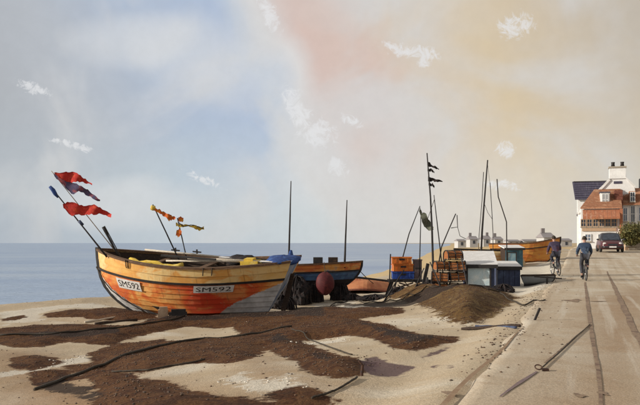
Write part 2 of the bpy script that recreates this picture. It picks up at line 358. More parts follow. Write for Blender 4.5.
def relief(X, Y):                                  # the brown shingle, dark with painted shadow, lies in low ridges, the bank is a mound
    sb = sdfs(WB, X, Y); sk_ = sdfs(WK, X, Y)
    return .09 * sst(-.1, .55, sb) * (1 + .6 * fbm(X * 1.7, Y * 1.7)) + .52 * sst(-.3, 1.7, sk_) - .03 * sst(-.1, .3, sdfs(WV, X, Y))
def grow(a, b, step, lo, hi, k=1.16):
    m = list(np.arange(a, b, step)); s = step; x = m[-1]; r = []
    while x < hi: s *= k; x += s; r.append(x)
    s = step; x = a; l = []
    while x > lo: s *= k; x -= s; l.append(x)
    return np.array(l[::-1] + m + r)
xs = grow(-16, 13, .14, -3000, 9000); ys = grow(6, 34, .14, -300, 9000)
GX, GY = np.meshgrid(xs, ys); fx, fy = GX.ravel(), GY.ravel()
fz = terrain(fx, fy) + relief(fx, fy)
fz = fz - .14 * sst(.15, .6, fx - road_left(fy)) * (fx - road_left(fy) < 26) * (fy < 130)  # sinks under the road sheet
def grid_obj(name, fx, fy, fz, nx, ny, attrs, m):
    me = bpy.data.meshes.new(name); nv = nx * ny
    me.vertices.add(nv); me.vertices.foreach_set('co', np.stack([fx, fy, fz], 1).astype(np.float32).ravel())
    i, j = np.meshgrid(np.arange(ny - 1), np.arange(nx - 1), indexing='ij'); a = (i * nx + j).ravel()
    q = np.stack([a, a + 1, a + nx + 1, a + nx], 1).astype(np.int32); nf = len(q)
    me.loops.add(nf * 4); me.loops.foreach_set('vertex_index', q.ravel())
    me.polygons.add(nf); me.polygons.foreach_set('loop_start', np.arange(0, nf * 4, 4, dtype=np.int32))
    me.update(calc_edges=True); me.polygons.foreach_set('use_smooth', np.ones(nf, bool))
    for k, v in attrs.items():
        at_ = me.attributes.new(k, 'FLOAT', 'POINT'); at_.data.foreach_set('value', v.astype(np.float32))
    ob = bpy.data.objects.new(name, me); COL.objects.link(ob); me.materials.append(m); XF[name] = Matrix.Identity(4)
    return ob

def ground_mat(name, road=False):
    m = bpy.data.materials.new(name); m.use_nodes = True; t = m.node_tree; t.nodes.clear(); Lk = t.links.new
    out = t.nodes.new('ShaderNodeOutputMaterial'); b = t.nodes.new('ShaderNodeBsdfPrincipled'); Lk(b.outputs[0], out.inputs[0])
    g = t.nodes.new('ShaderNodeNewGeometry'); P = g.outputs['Position']
    na = noise(t, P, .35, 5, .6, .4); nb = noise(t, P, 1.6, 6, .65, .5); nc = noise(t, P, 9, 5, .65); nd = noise(t, P, 42, 4, .7)
    vo = t.nodes.new('ShaderNodeTexVoronoi'); vo.inputs['Scale'].default_value = 17; Lk(P, vo.inputs['Vector'])
    def A(n):
        a = t.nodes.new('ShaderNodeAttribute'); a.attribute_name = n; return a.outputs['Fac']
    rs = t.nodes.new('ShaderNodeValToRGB'); Lk(na.outputs[0], rs.inputs[0])
    if road: ramp(rs, [(.3, (.50, .43, .33)), (.5, (.46, .37, .265)), (.66, (.54, .48, .38))])
    else: ramp(rs, [(.3, (.49, .41, .30)), (.5, (.45, .355, .24)), (.66, (.56, .50, .40))])
    sand = rs.outputs[0]
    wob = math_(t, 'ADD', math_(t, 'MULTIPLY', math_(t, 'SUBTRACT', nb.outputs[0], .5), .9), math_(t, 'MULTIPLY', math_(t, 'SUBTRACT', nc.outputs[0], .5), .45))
    painted_shade = maprange(t, math_(t, 'ADD', A('painted_shade'), wob), -.9, 1.6, 0, 1)
    sand = mixc(t, math_(t, 'MULTIPLY', painted_shade, .85), sand, (.26, .155, .08))  # corner darkening mixed into the base colour
    if not road:
        sand = mixc(t, math_(t, 'MULTIPLY', maprange(t, math_(t, 'ADD', A('pale'), math_(t, 'MULTIPLY', wob, 1.3)), -.05, .12, 0, 1), .8), sand, (.6, .55, .46))
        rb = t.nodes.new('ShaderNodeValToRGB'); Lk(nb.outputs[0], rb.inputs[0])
        ramp(rb, [(.3, (.036, .015, .007)), (.43, (.062, .024, .009)), (.51, (.105, .048, .018)), (.58, (.058, .02, .007)), (.70, (.032, .017, .009))])  # dark browns hold shadow as well as the shingle's own tone
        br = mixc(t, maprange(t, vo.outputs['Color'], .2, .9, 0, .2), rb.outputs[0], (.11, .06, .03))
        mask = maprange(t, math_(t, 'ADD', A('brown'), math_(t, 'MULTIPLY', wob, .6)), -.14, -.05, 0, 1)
        rk = t.nodes.new('ShaderNodeValToRGB'); Lk(nb.outputs[0], rk.inputs[0])
        ramp(rk, [(.36, (.045, .022, .008)), (.44, (.14, .08, .028)), (.50, (.065, .028, .010)), (.57, (.18, .115, .045)), (.64, (.055, .025, .010)), (.72, (.26, .18, .085))])
        kmask = maprange(t, math_(t, 'ADD', A('bank'), math_(t, 'MULTIPLY', wob, 1.2)), -.05, .1, 0, 1)
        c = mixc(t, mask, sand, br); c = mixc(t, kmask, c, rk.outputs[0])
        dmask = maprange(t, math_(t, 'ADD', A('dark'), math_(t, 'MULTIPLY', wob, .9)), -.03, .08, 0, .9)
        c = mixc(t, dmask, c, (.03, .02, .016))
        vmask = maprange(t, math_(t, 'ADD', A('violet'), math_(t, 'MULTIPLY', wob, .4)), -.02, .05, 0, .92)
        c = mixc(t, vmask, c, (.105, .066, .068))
        c = mixc(t, maprange(t, A('far'), 0, 1, 0, .8), c, mixc(t, nb.outputs[0], (.42, .29, .13), (.52, .40, .22)))
    else:
        c = sand
        sp = t.nodes.new('ShaderNodeSeparateXYZ'); Lk(P, sp.inputs[0]); uu = math_(t, 'SUBTRACT', sp.outputs[0], math_(t, 'MULTIPLY', sp.outputs[1], .386))
        cb = t.nodes.new('ShaderNodeCombineXYZ'); Lk(math_(t, 'MULTIPLY', uu, 2.2), cb.inputs[0]); Lk(math_(t, 'MULTIPLY', sp.outputs[1], .09), cb.inputs[1])
        nrut = noise(t, cb.outputs[0], 1.0, 5, .6, .3); c = mixc(t, maprange(t, nrut.outputs[0], .5, .66, 0, .55), c, (.36, .27, .18)); c = mixc(t, maprange(t, nrut.outputs[0], .46, .34, 0, .5), c, (.58, .52, .43))
        c = mixc(t, maprange(t, nb.outputs[0], .54, .68, 0, .4), c, (.33, .24, .155))
        spk = maprange(t, nc.outputs[0], .63, .7, 0, .55); c = mixc(t, spk, c, (.56, .5, .42))
    gr = maprange(t, nd.outputs[0], .3, .7, .78, 1.16)
    mm = t.nodes.new('ShaderNodeMix'); mm.data_type = 'RGBA'; mm.blend_type = 'MULTIPLY'; mm.inputs[0].default_value = 1; Lk(c, mm.inputs[6]); Lk(gr, mm.inputs[7])
    Lk(mm.outputs[2], b.inputs['Base Color']); b.inputs['Roughness'].default_value = .92; b.inputs['Specular IOR Level'].default_value = .15
    h = math_(t, 'ADD', math_(t, 'MULTIPLY', nc.outputs[0], .7 if not road else .3), math_(t, 'MULTIPLY', nd.outputs[0], .5))
    if not road: h = math_(t, 'SUBTRACT', h, math_(t, 'MULTIPLY', math_(t, 'MULTIPLY', vo.outputs['Distance'], mask), .5))
    bp = t.nodes.new('ShaderNodeBump'); bp.inputs['Strength'].default_value = .55 if not road else .3; bp.inputs['Distance'].default_value = .06
    Lk(h, bp.inputs['Height']); Lk(bp.outputs[0], b.inputs['Normal'])
    return m
far = np.clip((fy - 46) / 10, 0, 1) * (fx < road_left(fy) - .5)
beach = grid_obj('beach', fx, fy, fz, len(xs), len(ys), dict(brown=sdfs(WB, fx, fy), bank=sdfs(WK, fx, fy), dark=sdfs(WD, fx, fy), violet=sdfs(WV, fx, fy), pale=sdfs(WP, fx, fy), painted_shade=sdfs(WM, fx, fy), far=far), ground_mat('beach_shingle'))
beach['kind'] = 'structure'
# road: a sandy sea-front lane, its own sheet
ru_ = np.concatenate([np.linspace(0, 8, 50), np.linspace(8.6, 26, 26)]); ry = np.concatenate([np.arange(-12, 40, .35), np.arange(40, 130, 1.5)])
RU, RY = np.meshgrid(ru_, ry); edge = .22 * fbm(RY * .9, RY * 0 + 3) * np.exp(-RU * 1.5)
rX = (road_left(RY) + RU + edge).ravel(); rY = RY.ravel(); rZ = (terrain(rX, rY, False) + .03 + .02 * fbm(rX * .5, rY * .5)).ravel()
rZ = np.where(RU.ravel() == 0, rZ - .12, rZ)
road = grid_obj('road', rX, rY, rZ, len(ru_), len(ry), dict(painted_shade=sdfs(WM, rX, rY)), ground_mat('road_sand', True)); road['kind'] = 'structure'
def road_z(x, y): return float(terrain(x, y, False) + .03 + .02 * fbm(np.array([x * .5]), np.array([y * .5]))[0])

# sea
sx = np.concatenate([-np.geomspace(30000, 20, 50), np.linspace(-18, 60, 30), np.geomspace(70, 30000, 30)]); sy = np.concatenate([[-300.], np.linspace(-20, 120, 60), np.geomspace(130, 40000, 60)])
SX, SY = np.meshgrid(sx, sy)
ms = bpy.data.materials.new('sea_water'); ms.use_nodes = True; t = ms.node_tree; t.nodes.clear()
out = t.nodes.new('ShaderNodeOutputMaterial'); b = t.nodes.new('ShaderNodeBsdfPrincipled'); t.links.new(b.outputs[0], out.inputs[0])
g = t.nodes.new('ShaderNodeNewGeometry'); mp = t.nodes.new('ShaderNodeMapping'); mp.inputs['Scale'].default_value = (.35, 1, 1); t.links.new(g.outputs['Position'], mp.inputs[0])
wa = noise(t, mp.outputs[0], .05, 4, .6, .5); wb_ = noise(t, mp.outputs[0], .9, 5, .65, .3)
rr = t.nodes.new('ShaderNodeValToRGB'); t.links.new(wa.outputs[0], rr.inputs[0])
ramp(rr, [(.3, (.24, .32, .46)), (.5, (.30, .38, .50)), (.7, (.37, .44, .53))])
t.links.new(rr.outputs[0], b.inputs['Base Color']); b.inputs['Roughness'].default_value = .45; b.inputs['Specular IOR Level'].default_value = .25
bp = t.nodes.new('ShaderNodeBump'); bp.inputs['Strength'].default_value = .9; bp.inputs['Distance'].default_value = .35; t.links.new(wb_.outputs[0], bp.inputs['Height']); t.links.new(bp.outputs[0], b.inputs['Normal'])
sea = grid_obj('sea', SX.ravel(), SY.ravel(), np.full(SX.size, -2.35), len(sx), len(sy), {}, ms); sea['kind'] = 'structure'

# loose shingle
def pebbles(name, px, py, rad, m, seed):
    rng = np.random.default_rng(seed); n = len(px)
    ph = (1 + 5 ** .5) / 2
    iv = np.array([(-1, ph, 0), (1, ph, 0), (-1, -ph, 0), (1, -ph, 0), (0, -1, ph), (0, 1, ph), (0, -1, -ph), (0, 1, -ph), (ph, 0, -1), (ph, 0, 1), (-ph, 0, -1), (-ph, 0, 1)]) / 1.902
    it = np.array([(0, 11, 5), (0, 5, 1), (0, 1, 7), (0, 7, 10), (0, 10, 11), (1, 5, 9), (5, 11, 4), (11, 10, 2), (10, 7, 6), (7, 1, 8), (3, 9, 4), (3, 4, 2), (3, 2, 6), (3, 6, 8), (3, 8, 9), (4, 9, 5), (2, 4, 11), (6, 2, 10), (8, 6, 7), (9, 8, 1)])
    sc = np.stack([rad * rng.uniform(.8, 1.5, n), rad * rng.uniform(.7, 1.1, n), rad * rng.uniform(.4, .75, n)], 1)
    a = rng.uniform(0, 6.28, n); V = iv[None] * sc[:, None] * rng.uniform(.85, 1.15, (n, 12, 1))
    x = V[..., 0] * np.cos(a)[:, None] - V[..., 1] * np.sin(a)[:, None]; y = V[..., 0] * np.sin(a)[:, None] + V[..., 1] * np.cos(a)[:, None]
    pz = terrain(px, py) + relief(px, py); pz = np.where(px - road_left(py) > .12, terrain(px, py, False) + .03 + .02 * fbm(px * .5, py * .5), pz)
    V = np.stack([x + px[:, None], y + py[:, None], V[..., 2] + (pz + rad * .2)[:, None]], 2).reshape(-1, 3)
    T = (it[None] + (np.arange(n) * 12)[:, None, None]).reshape(-1, 3)
    me = bpy.data.meshes.new(name); me.vertices.add(len(V)); me.vertices.foreach_set('co', V.astype(np.float32).ravel())
    me.loops.add(T.size); me.loops.foreach_set('vertex_index', T.astype(np.int32).ravel()); me.polygons.add(len(T)); me.polygons.foreach_set('loop_start', np.arange(0, T.size, 3, dtype=np.int32))
    me.update(calc_edges=True); me.polygons.foreach_set('use_smooth', np.ones(len(T), bool))
    at_ = me.attributes.new('tone', 'FLOAT', 'POINT'); at_.data.foreach_set('value', np.repeat(rng.random(n), 12).astype(np.float32))
    o = bpy.data.objects.new(name, me); COL.objects.link(o); me.materials.append(m); return o
def peb_mat(name, stops):
    m = bpy.data.materials.new(name); m.use_nodes = True; t = m.node_tree; b = t.nodes['Principled BSDF']
    a = t.nodes.new('ShaderNodeAttribute'); a.attribute_name = 'tone'; r = t.nodes.new('ShaderNodeValToRGB'); t.links.new(a.outputs['Fac'], r.inputs[0]); ramp(r, stops)
    g = t.nodes.new('ShaderNodeNewGeometry'); n = noise(t, g.outputs['Position'], 60, 3, .6); t.links.new(mixc(t, maprange(t, n.outputs[0], .35, .7, 0, .15), r.outputs[0], (.3, .22, .15)), b.inputs['Base Color'])
    b.inputs['Roughness'].default_value = .75; return m
n0 = 70000
rr_ = 8 + 24 * RNG.random(n0) ** .8; aa = RNG.uniform(-.5, .36, n0); qx = rr_ * np.tan(aa); qy = rr_
s_b = np.maximum(sdfs(WB, qx, qy), sdfs(WK, qx, qy)); uu = qx - road_left(qy)
keep = ((s_b + .35 * fbm(qx * 1.6, qy * 1.6) > .0) & (RNG.random(n0) < .24)) | ((uu < -1.2) & (RNG.random(n0) < .02))
keep |= (np.abs(uu - .02) < .35 * (1 + fbm(qx, qy))) & (RNG.random(n0) < .14)
keep |= (uu > .2) & (uu < 6) & (RNG.random(n0) < .018)
qx, qy = qx[keep], qy[keep]
sh = pebbles('shingle', qx, qy, RNG.uniform(.008, .021, len(qx)) * (1 + .3 * (RNG.random(len(qx)) > .95)), peb_mat('pebble_brown', [(0, (.022, .013, .008)), (.35, (.045, .021, .010)), (.75, (.075, .036, .016)), (1, (.13, .075, .042))]), 3)
sh['kind'] = 'stuff'; tag(sh, 'brown shingle pebbles lying in painted shade bands across the sand', 'shingle')
n1_ = 30000
rr_ = 8 + 20 * RNG.random(n1_) ** .8; aa = RNG.uniform(-.5, .25, n1_); qx = rr_ * np.tan(aa); qy = rr_
keep = (sdfs(WP[:2] + WP[3:4], qx, qy) + .5 * fbm(qx * 2.3, qy * 2.3) > .05) & (RNG.random(n1_) < .22); qx, qy = qx[keep], qy[keep]
ph_ = pebbles('pale_shingle', qx, qy, RNG.uniform(.008, .024, len(qx)), peb_mat('pebble_pale', [(0, (.6, .55, .46)), (.6, (.72, .68, .6)), (1, (.5, .4, .3))]), 5)
ph_['kind'] = 'stuff'; tag(ph_, 'scattered white shell and chalk pebbles on the bare sand', 'pebbles')

# stains, streaks and seams on the road (flat marks 6 mm above the sand)
def strip(name, pts, w, m, zoff=.008):
    P = [];
    for i in range(len(pts) - 1):
        a, c = np.array(pts[i]), np.array(pts[i + 1]); k = max(2, int(np.linalg.norm(c - a) / .12))
        for j in range(k): P.append(a + (c - a) * j / k)
    P.append(np.array(pts[-1])); n = len(P); mb = MB(); vs = []
    for i, p in enumerate(P):
        d = P[min(i + 1, n - 1)] - P[max(i - 1, 0)]; d = d / np.linalg.norm(d); q = np.array((d[1], -d[0])); f = i / (n - 1)
        ww = np.interp(f, np.linspace(0, 1, len(w)), w) / 2
        for s in (-1, 1):
            e = p + q * s * ww * (1 + .5 * float(fbm(np.array([i * .13 + s * 9]), np.array([s * 5.0 + w[0] * 40]))[0])); vs.append((e[0], e[1], road_z(e[0], e[1]) + zoff))
    mb.add(vs, [(2 * i, 2 * i + 1, 2 * i + 3, 2 * i + 2) for i in range(n - 1)])
    o = mb.build(name, m); o.parent = road; return o
def G2(px, py): g_ = ground(px, py); return (g_.x, g_.y)
strip('tar_seam', [G2(585, 283), G2(589, 315), G2(593, 345), G2(598, 372), G2(600, 392), G2(602, 430)], [.06, .07, .085, .08, .06, .03], 'tar_stain')
strip('tar_seam', [G2(607, 272), G2(614, 287), G2(624, 310), G2(633, 330), G2(642, 347), G2(668, 400)], [.05, .09, .13, .12, .11, .06], 'tar_stain')
strip('tar_seam', [G2(522, 330), G2(505, 349), G2(480, 372), G2(455, 396), G2(440, 412)], [.02, .04, .05, .06, .06], mat('edge_stain', (.31, .215, .135), (.25, .16, .095), rough=.9))
strip('road_streak', [G2(590, 327), G2(568, 346), G2(545, 366)], [.025, .025, .03], 'tar_stain')  # thin dark streak laid along the cable's line
strip('road_streak', [G2(537, 375), G2(520, 387), G2(500, 401)], [.03, .06, .02], 'violet_streak')
def puddle_mark(px, py, rx, ry):
    c = ground(px, py); mb = MB(); vs = [(c.x, c.y, road_z(c.x, c.y) + .008)]
    for i in range(18):
        a = i * math.pi / 9; k = 1 + .25 * math.sin(3 * a + px) + random.uniform(-.1, .1); x = c.x + rx * k * math.cos(a); y = c.y + ry * k * math.sin(a); vs.append((x, y, road_z(x, y) + .008))
    mb.add(vs, [(0, i + 1, (i + 1) % 18 + 1) for i in range(18)]); o = mb.build('oil_spot', 'tar_stain'); o.parent = road
for a in [(572, 302, .18, .35), (577, 301, .1, .2), (598, 303, .2, .1), (580, 399, .05, .09), (603, 397, .04, .1), (447, 397, .05, .08)]: puddle_mark(*a)

# ------------------------------------------------------------------ boats
def lerp(a, b, t): return a + (b - a) * t
class Hull:
    def __init__(s, Ln, B, sheer, ff=1.3, rk=1.0, tw=.55, keelz=lambda t: 0., pm=.40, pb=1.0, ps=.65, wide=.45, fe=2.3):
        s.fe = fe
        s.L, s.B, s.sheer, s.ff, s.rk, s.tw, s.keelz, s.pm, s.pb, s.ps, s.wide = Ln, B, sheer, ff, rk, tw, keelz, pm, pb, ps, wide
    def p0(s, t, v):
        zk = s.keelz(t); zs = s.sheer(t); z = zk + (zs - zk) * v
        xb = s.ff * (1 - min(v, 1)) ** s.fe; xs_ = s.L - s.rk * (1 - min(v, 1)) ** 1.15; x = xb + (xs_ - xb) * t - s.L / 2
        w = s.wide
        h = math.sin(math.pi / 2 * min(t / w, 1)) ** .75 if t < w else 1 - (1 - s.tw) * ((t - w) / (1 - w)) ** 2
        pw = lerp(s.pb, s.pm, min(t / .4, 1)) if t < .6 else lerp(s.pm, s.ps, (t - .6) / .4)
        return Vector((x, s.B / 2 * h * max(v, 0) ** pw, z))
    def p(s, t, v, side=-1, off=0.):
        a = s.p0(t, v)
        if off:
            e = .012; t0, t1 = max(t - e, 0), min(t + e, 1); v0, v1 = max(v - e, .005), min(v + e, 1)
            n = (s.p0(t1, v) - s.p0(t0, v)).cross(s.p0(t, v1) - s.p0(t, v0))
            if n.length > 1e-9:
                n.normalize(); n = n if n.y >= 0 else -n
                a = a + n * off
        return Vector((a.x, a.y * side, a.z))
def paint_mat(name, cols, bottom, redx=None, rough=.55):
    m = bpy.data.materials.new(name); m.use_nodes = True; t = m.node_tree; b = t.nodes['Principled BSDF']; Lk = t.links.new
    tcn = t.nodes.new('ShaderNodeTexCoord'); O = tcn.outputs['Object']
    mp = t.nodes.new('ShaderNodeMapping'); mp.inputs['Scale'].default_value = (.7, 1, 1.3); Lk(O, mp.inputs[0])
    n = noise(t, mp.outputs[0], 1.1, 5, .6, .5); r = t.nodes.new('ShaderNodeValToRGB'); Lk(n.outputs[0], r.inputs[0]); ramp(r, cols); c = r.outputs[0]
    if redx:
        sp = t.nodes.new('ShaderNodeSeparateXYZ'); Lk(O, sp.inputs[0])
        f = math_(t, 'MULTIPLY', maprange(t, sp.outputs[0], redx[0], redx[1], 0, 1), maprange(t, sp.outputs[0], redx[2], redx[3], 1, 0))
        f = math_(t, 'MULTIPLY', f, maprange(t, n.outputs[0], .3, .6, .3, .95)); c = mixc(t, f, c, redx[4])
    nw = noise(t, O, 6, 8, .72, .8); wf = maprange(t, nw.outputs[0], .585, .66, 0, .75); c = mixc(t, wf, c, tuple(min(1, x * .55 + .12) for x in cols[0][1]))
    mp2 = t.nodes.new('ShaderNodeMapping'); mp2.inputs['Scale'].default_value = (7, 1, .5); Lk(O, mp2.inputs[0])
    nr = noise(t, mp2.outputs[0], 1.6, 5, .65); c = mixc(t, maprange(t, nr.outputs[0], .58, .7, 0, .5), c, (.16, .06, .03))   # rust runs
    a = t.nodes.new('ShaderNodeAttribute'); a.attribute_name = 'paint'
    wob = math_(t, 'MULTIPLY', math_(t, 'SUBTRACT', nw.outputs[0], .5), .12)
    nb2 = noise(t, O, 2.2, 5, .6); bot = mixc(t, maprange(t, nb2.outputs[0], .3, .65, 0, 1), bottom, tuple(x * .6 for x in bottom))
    c = mixc(t, maprange(t, math_(t, 'ADD', a.outputs['Fac'], wob), -.012, .012, 1, 0), c, bot)
    Lk(c, b.inputs['Base Color']); b.inputs['Roughness'].default_value = rough; b.inputs['Specular IOR Level'].default_value = .3
    bp = t.nodes.new('ShaderNodeBump'); bp.inputs['Strength'].default_value = .35; bp.inputs['Distance'].default_value = .012; Lk(nw.outputs[0], bp.inputs['Height']); Lk(bp.outputs[0], b.inputs['Normal'])
    MAT[name] = m; return m
def make_boat(name, label, loc, rot, H, paint, top_paint, wale_v=.7, nlow=7, ntop=2, vb=lambda t: -1, seg=18, gun='old_wood', inside='dark_wood', trans='navy_paint', thwarts=(.3, .55, .8), deckdrop=.45, wale=True, keel=True):
    root = thing(name, label, 'boat', loc, rot)
    B = lambda mb, nm, m, par, **k: mb.build(nm, m, par, local=True, **k)
    ts = [i / seg for i in range(seg + 1)]; ts[0] = .004
    hm = MB(); vv = [0, .15, .35, .6, .8, .97]
    for sd_ in (-1, 1):
        pts = [H.p(t, v, sd_, -.035 if v > 0 else 0) for t in ts for v in vv]; k = len(vv)
        hm.add(pts, [(i * k + j, i * k + j + 1, (i + 1) * k + j + 1, (i + 1) * k + j) for i in range(seg) for j in range(k - 1)])
    hull = B(hm, 'hull', inside, root, smooth=True)
    edges = [wale_v * i / nlow for i in range(nlow + 1)] + [wale_v + (1 - wale_v) * (i + 1) / ntop for i in range(ntop)]
    for sd_ in (-1, 1):
        for i in range(nlow + ntop):
            v0, v1 = edges[i], edges[i + 1]; lap = .012 if i < nlow + ntop - 1 else 0; mb = MB(); vs = []; at_ = []
            th = min(.045, H.B * .016)
            for t in ts:
                e = min(1, t / .06) if t < .06 else 1
                for v, off in ((v0, .012 + th * e), (v1 + lap if v1 < 1 else v1, .012 + th * .25 * e), (v1 + lap if v1 < 1 else v1, -.01), (v0, -.01)):
                    vs.append(H.p(t, v, sd_, off)); at_.append(v - vb(t))
            fs = []
            for j in range(seg):
                for q in range(4): fs.append((j * 4 + q, j * 4 + (q + 1) % 4, (j + 1) * 4 + (q + 1) % 4, (j + 1) * 4 + q))
            fs += [(0, 1, 2, 3), tuple(seg * 4 + q for q in (3, 2, 1, 0))]
            mb.add(vs, fs, at_); B(mb, 'plank', paint if i < nlow else top_paint, hull, attr='paint')
        g_ = MB(); w = min(.09, H.B * .045)
        for q in [0]:
            vs = []; fs = []
            for t in ts:
                a = H.p(t, 1, sd_, 0); n = H.p(t, 1, sd_, .1) - a; n.z = 0; n = n.normalized() if n.length > 1e-6 else Vector((0, sd_, 0))
                for dx, dz in ((w * .75, -.04), (w * .75, .035), (-w * .8, .035), (-w * .8, -.04)): vs.append(a + n * dx + Vector((0, 0, dz)))
            for j in range(seg):
                for q in range(4): fs.append((j * 4 + q, j * 4 + (q + 1) % 4, (j + 1) * 4 + (q + 1) % 4, (j + 1) * 4 + q))
            fs += [(0, 1, 2, 3), tuple(seg * 4 + q for q in (3, 2, 1, 0))]; g_.add(vs, fs)
        B(g_, 'gunwale', gun, root)
        if wale:
            wm = MB(); vs = []; fs = []
            for t in ts:
                for v, off in ((wale_v - .012, .03), (wale_v - .012, .085), (wale_v + .022, .085), (wale_v + .022, .03)): vs.append(H.p(t, v, sd_, off))
            for j in range(seg):
                for q in range(4): fs.append((j * 4 + q, j * 4 + (q + 1) % 4, (j + 1) * 4 + (q + 1) % 4, (j + 1) * 4 + q))
            fs += [(0, 1, 2, 3), tuple(seg * 4 + q for q in (3, 2, 1, 0))]; wm.add(vs, fs); B(wm, 'rubbing_strake', 'tar', root)
    tm = MB(); vs = [0, .12, .25, .4, .55, .7, .85, 1]; L0 = [H.p(1, v, -1) for v in vs]; R0 = [H.p(1, v, 1) for v in vs]
    k = len(vs); tm.add(L0 + R0 + [a - Vector((.05, 0, 0)) for a in L0 + R0], [(i, i + k, i + k + 1, i + 1) for i in range(k - 1)] + [(i + 2 * k, i + 1 + 2 * k, i + k + 1 + 2 * k, i + k + 2 * k) for i in range(k - 1)] + [(k - 1, 2 * k - 1, 4 * k - 1, 3 * k - 1)])
    B(tm, 'transom', trans, root)
    st = MB(); pts = [H.p(0, v, -1) + Vector((-.03, 0, 0)) for v in [0, .03, .08, .15, .25, .4, .55, .7, .85, 1.03]]; w = min(.07, H.B * .03)
    vs = []; fs = []
    for i, a in enumerate(pts):
        for dx, dy in ((-w, -w * .6), (-w, w * .6), (w, w), (w, -w)): vs.append((a.x + dx, a.y + dy, a.z))
    for j in range(len(pts) - 1):
        for q in range(4): fs.append((j * 4 + q, j * 4 + (q + 1) % 4, (j + 1) * 4 + (q + 1) % 4, (j + 1) * 4 + q))
    fs += [(0, 1, 2, 3), tuple((len(pts) - 1) * 4 + q for q in (3, 2, 1, 0))]; st.add(vs, fs); B(st, 'stem_post', 'tar', root)
    if keel:
        km = MB(); a = H.p(0, 0); c = H.p(1, 0); km.bar((a.x - .05, 0, a.z - .05), (c.x, 0, c.z - .05), w * 1.6, .14); B(km, 'keel', 'tar', root)
    dm = MB(); vs = []
    for t in ts[1:]:
        zs = H.sheer(t) - deckdrop; v = max(.2, (zs - H.keelz(t)) / (H.sheer(t) - H.keelz(t))); a = H.p(t, v, -1, -.05); c = H.p(t, v, 1, -.05); vs += [a, c]
    dm.add(vs, [(2 * i, 2 * i + 1, 2 * i + 3, 2 * i + 2) for i in range(len(ts) - 2)]); B(dm, 'deck', inside, root)
    for t in thwarts:
        zs = H.sheer(t) - deckdrop * .45; v = (zs - H.keelz(t)) / (H.sheer(t) - H.keelz(t)); a = H.p(t, v, -1, -.06); c = H.p(t, v, 1, -.06)
        q = MB(); q.bar(a, c, .24, .05); B(q, 'thwart', 'old_wood', root)
    return root
def text_mesh(s):
    cu = bpy.data.curves.new('txt', 'FONT'); cu.body = s; cu.size = 1; cu.resolution_u = 2
    ob = bpy.data.objects.new('txt', cu); COL.objects.link(ob)
    dg = bpy.context.evaluated_depsgraph_get(); dg.update(); me = bpy.data.meshes.new_from_object(ob.evaluated_get(dg))
    vs = [tuple(v.co) for v in me.vertices]; fs = [tuple(p.vertices) for p in me.polygons]
    bpy.data.objects.remove(ob); bpy.data.curves.remove(cu); bpy.data.meshes.remove(me)
    return vs, fs
def number_plate(root, H, s, t0, t1, v0, v1, off=.075):
    mb = MB(); n = 8; g_ = [[H.p(lerp(t0, t1, i / n), lerp(v0, v1, j / 3), -1, off) for j in range(4)] for i in range(n + 1)]
    mb.sheet(g_, .012, (0, -1, 0)); pl = mb.build('number_plate', 'white_paint', root, local=True)
    vs, fs = text_mesh(s); xs_ = [v[0] for v in vs]; ys_ = [v[1] for v in vs]; x0, x1, y0, y1 = min(xs_), max(xs_), min(ys_), max(ys_)
    tm = MB(); tm.add([H.p(lerp(t0, t1, .06 + .88 * (v[0] - x0) / (x1 - x0)), lerp(v0, v1, .18 + .64 * (v[1] - y0) / (y1 - y0)), -1, off) + Vector((0, -.018, 0)) for v in vs], fs)
    tm.build('number_lettering', 'tar', pl, local=True)

# --- the big orange boat
paint_mat('orange_hull', [(.3, (.62, .22, .05)), (.42, (.74, .40, .13)), (.5, (.66, .22, .05)), (.6, (.55, .10, .03)), (.7, (.74, .46, .18))], (.62, .61, .60), (-.8, .9, 1.6, 3.0, (.60, .05, .02)))
paint_mat('ochre_bulwark', [(.3, (.72, .42, .12)), (.45, (.76, .55, .25)), (.55, (.70, .33, .08)), (.68, (.74, .46, .14))], (.58, .58, .58))
HB = Hull(7.55, 2.7, lambda t: 1.86 + .48 * (1 - min(t / .62, 1)) ** 1.7 + .16 * max(0, (t - .62) / .38) ** 1.6, ff=1.35, rk=1.15, tw=.5, pm=.36, pb=.7, ps=.8, fe=3.4)
BX, BY = -4.46, 24.8; BR = (R(7), 0, R(-13)); BZ = gz(BX, BY) + .02
vbb = lambda t: max(.62 * (1 - t / .2), 0) - .02 if t < .5 else (max(0, (t - .66) / .34) ** .8) * .66 - .02
big = make_boat('fishing_boat', 'large orange wooden fishing boat with white number plates, nearest on the beach', (BX, BY, BZ), BR, HB, 'orange_hull', 'ochre_bulwark', vb=vbb, seg=26, trans='transom_paint')
number_plate(big, HB, 'SM592', .145, .30, .49, .665); number_plate(big, HB, 'SM592', .585, .775, .54, .675)
XM = XF[big.name]
def BL(t, v, side=-1, off=0.): return XM @ HB.p(t, v, side, off)
rp = MB(); rp.tube([HB.p(0, .72) + Vector((-.12, -.04, 0)), HB.p(.03, .55, -1, .09), HB.p(.06, .40, -1, .09), HB.p(.1, .27, -1, .09), HB.p(.15, .12, -1, .1), HB.p(.22, -.0, -1, .35)], .022, 6); rp.build('bow_rope', 'rope', big, local=True, smooth=True)
for t in (.23, .24, .62, .66):
    q = MB(); q.tube([HB.p(t, 1.0, -1, .09) + Vector((0, 0, .05)), HB.p(t, .93, -1, .09), HB.p(t, .88, -1, .075)], .018, 5); q.build('fender_lashing', 'rope', big, local=True)
for t in (.33, .44):                      # cleats and belaying pins standing on the far rail
    q = MB(); a = HB.p(t, 1, 1); q.bar(a, a + Vector((0, 0, .24)), .05, .05); q.bar(a + Vector((-.17, 0, .16)), a + Vector((.17, 0, .13)), .04, .05); q.build('mooring_cleat', 'tar', big, local=True)
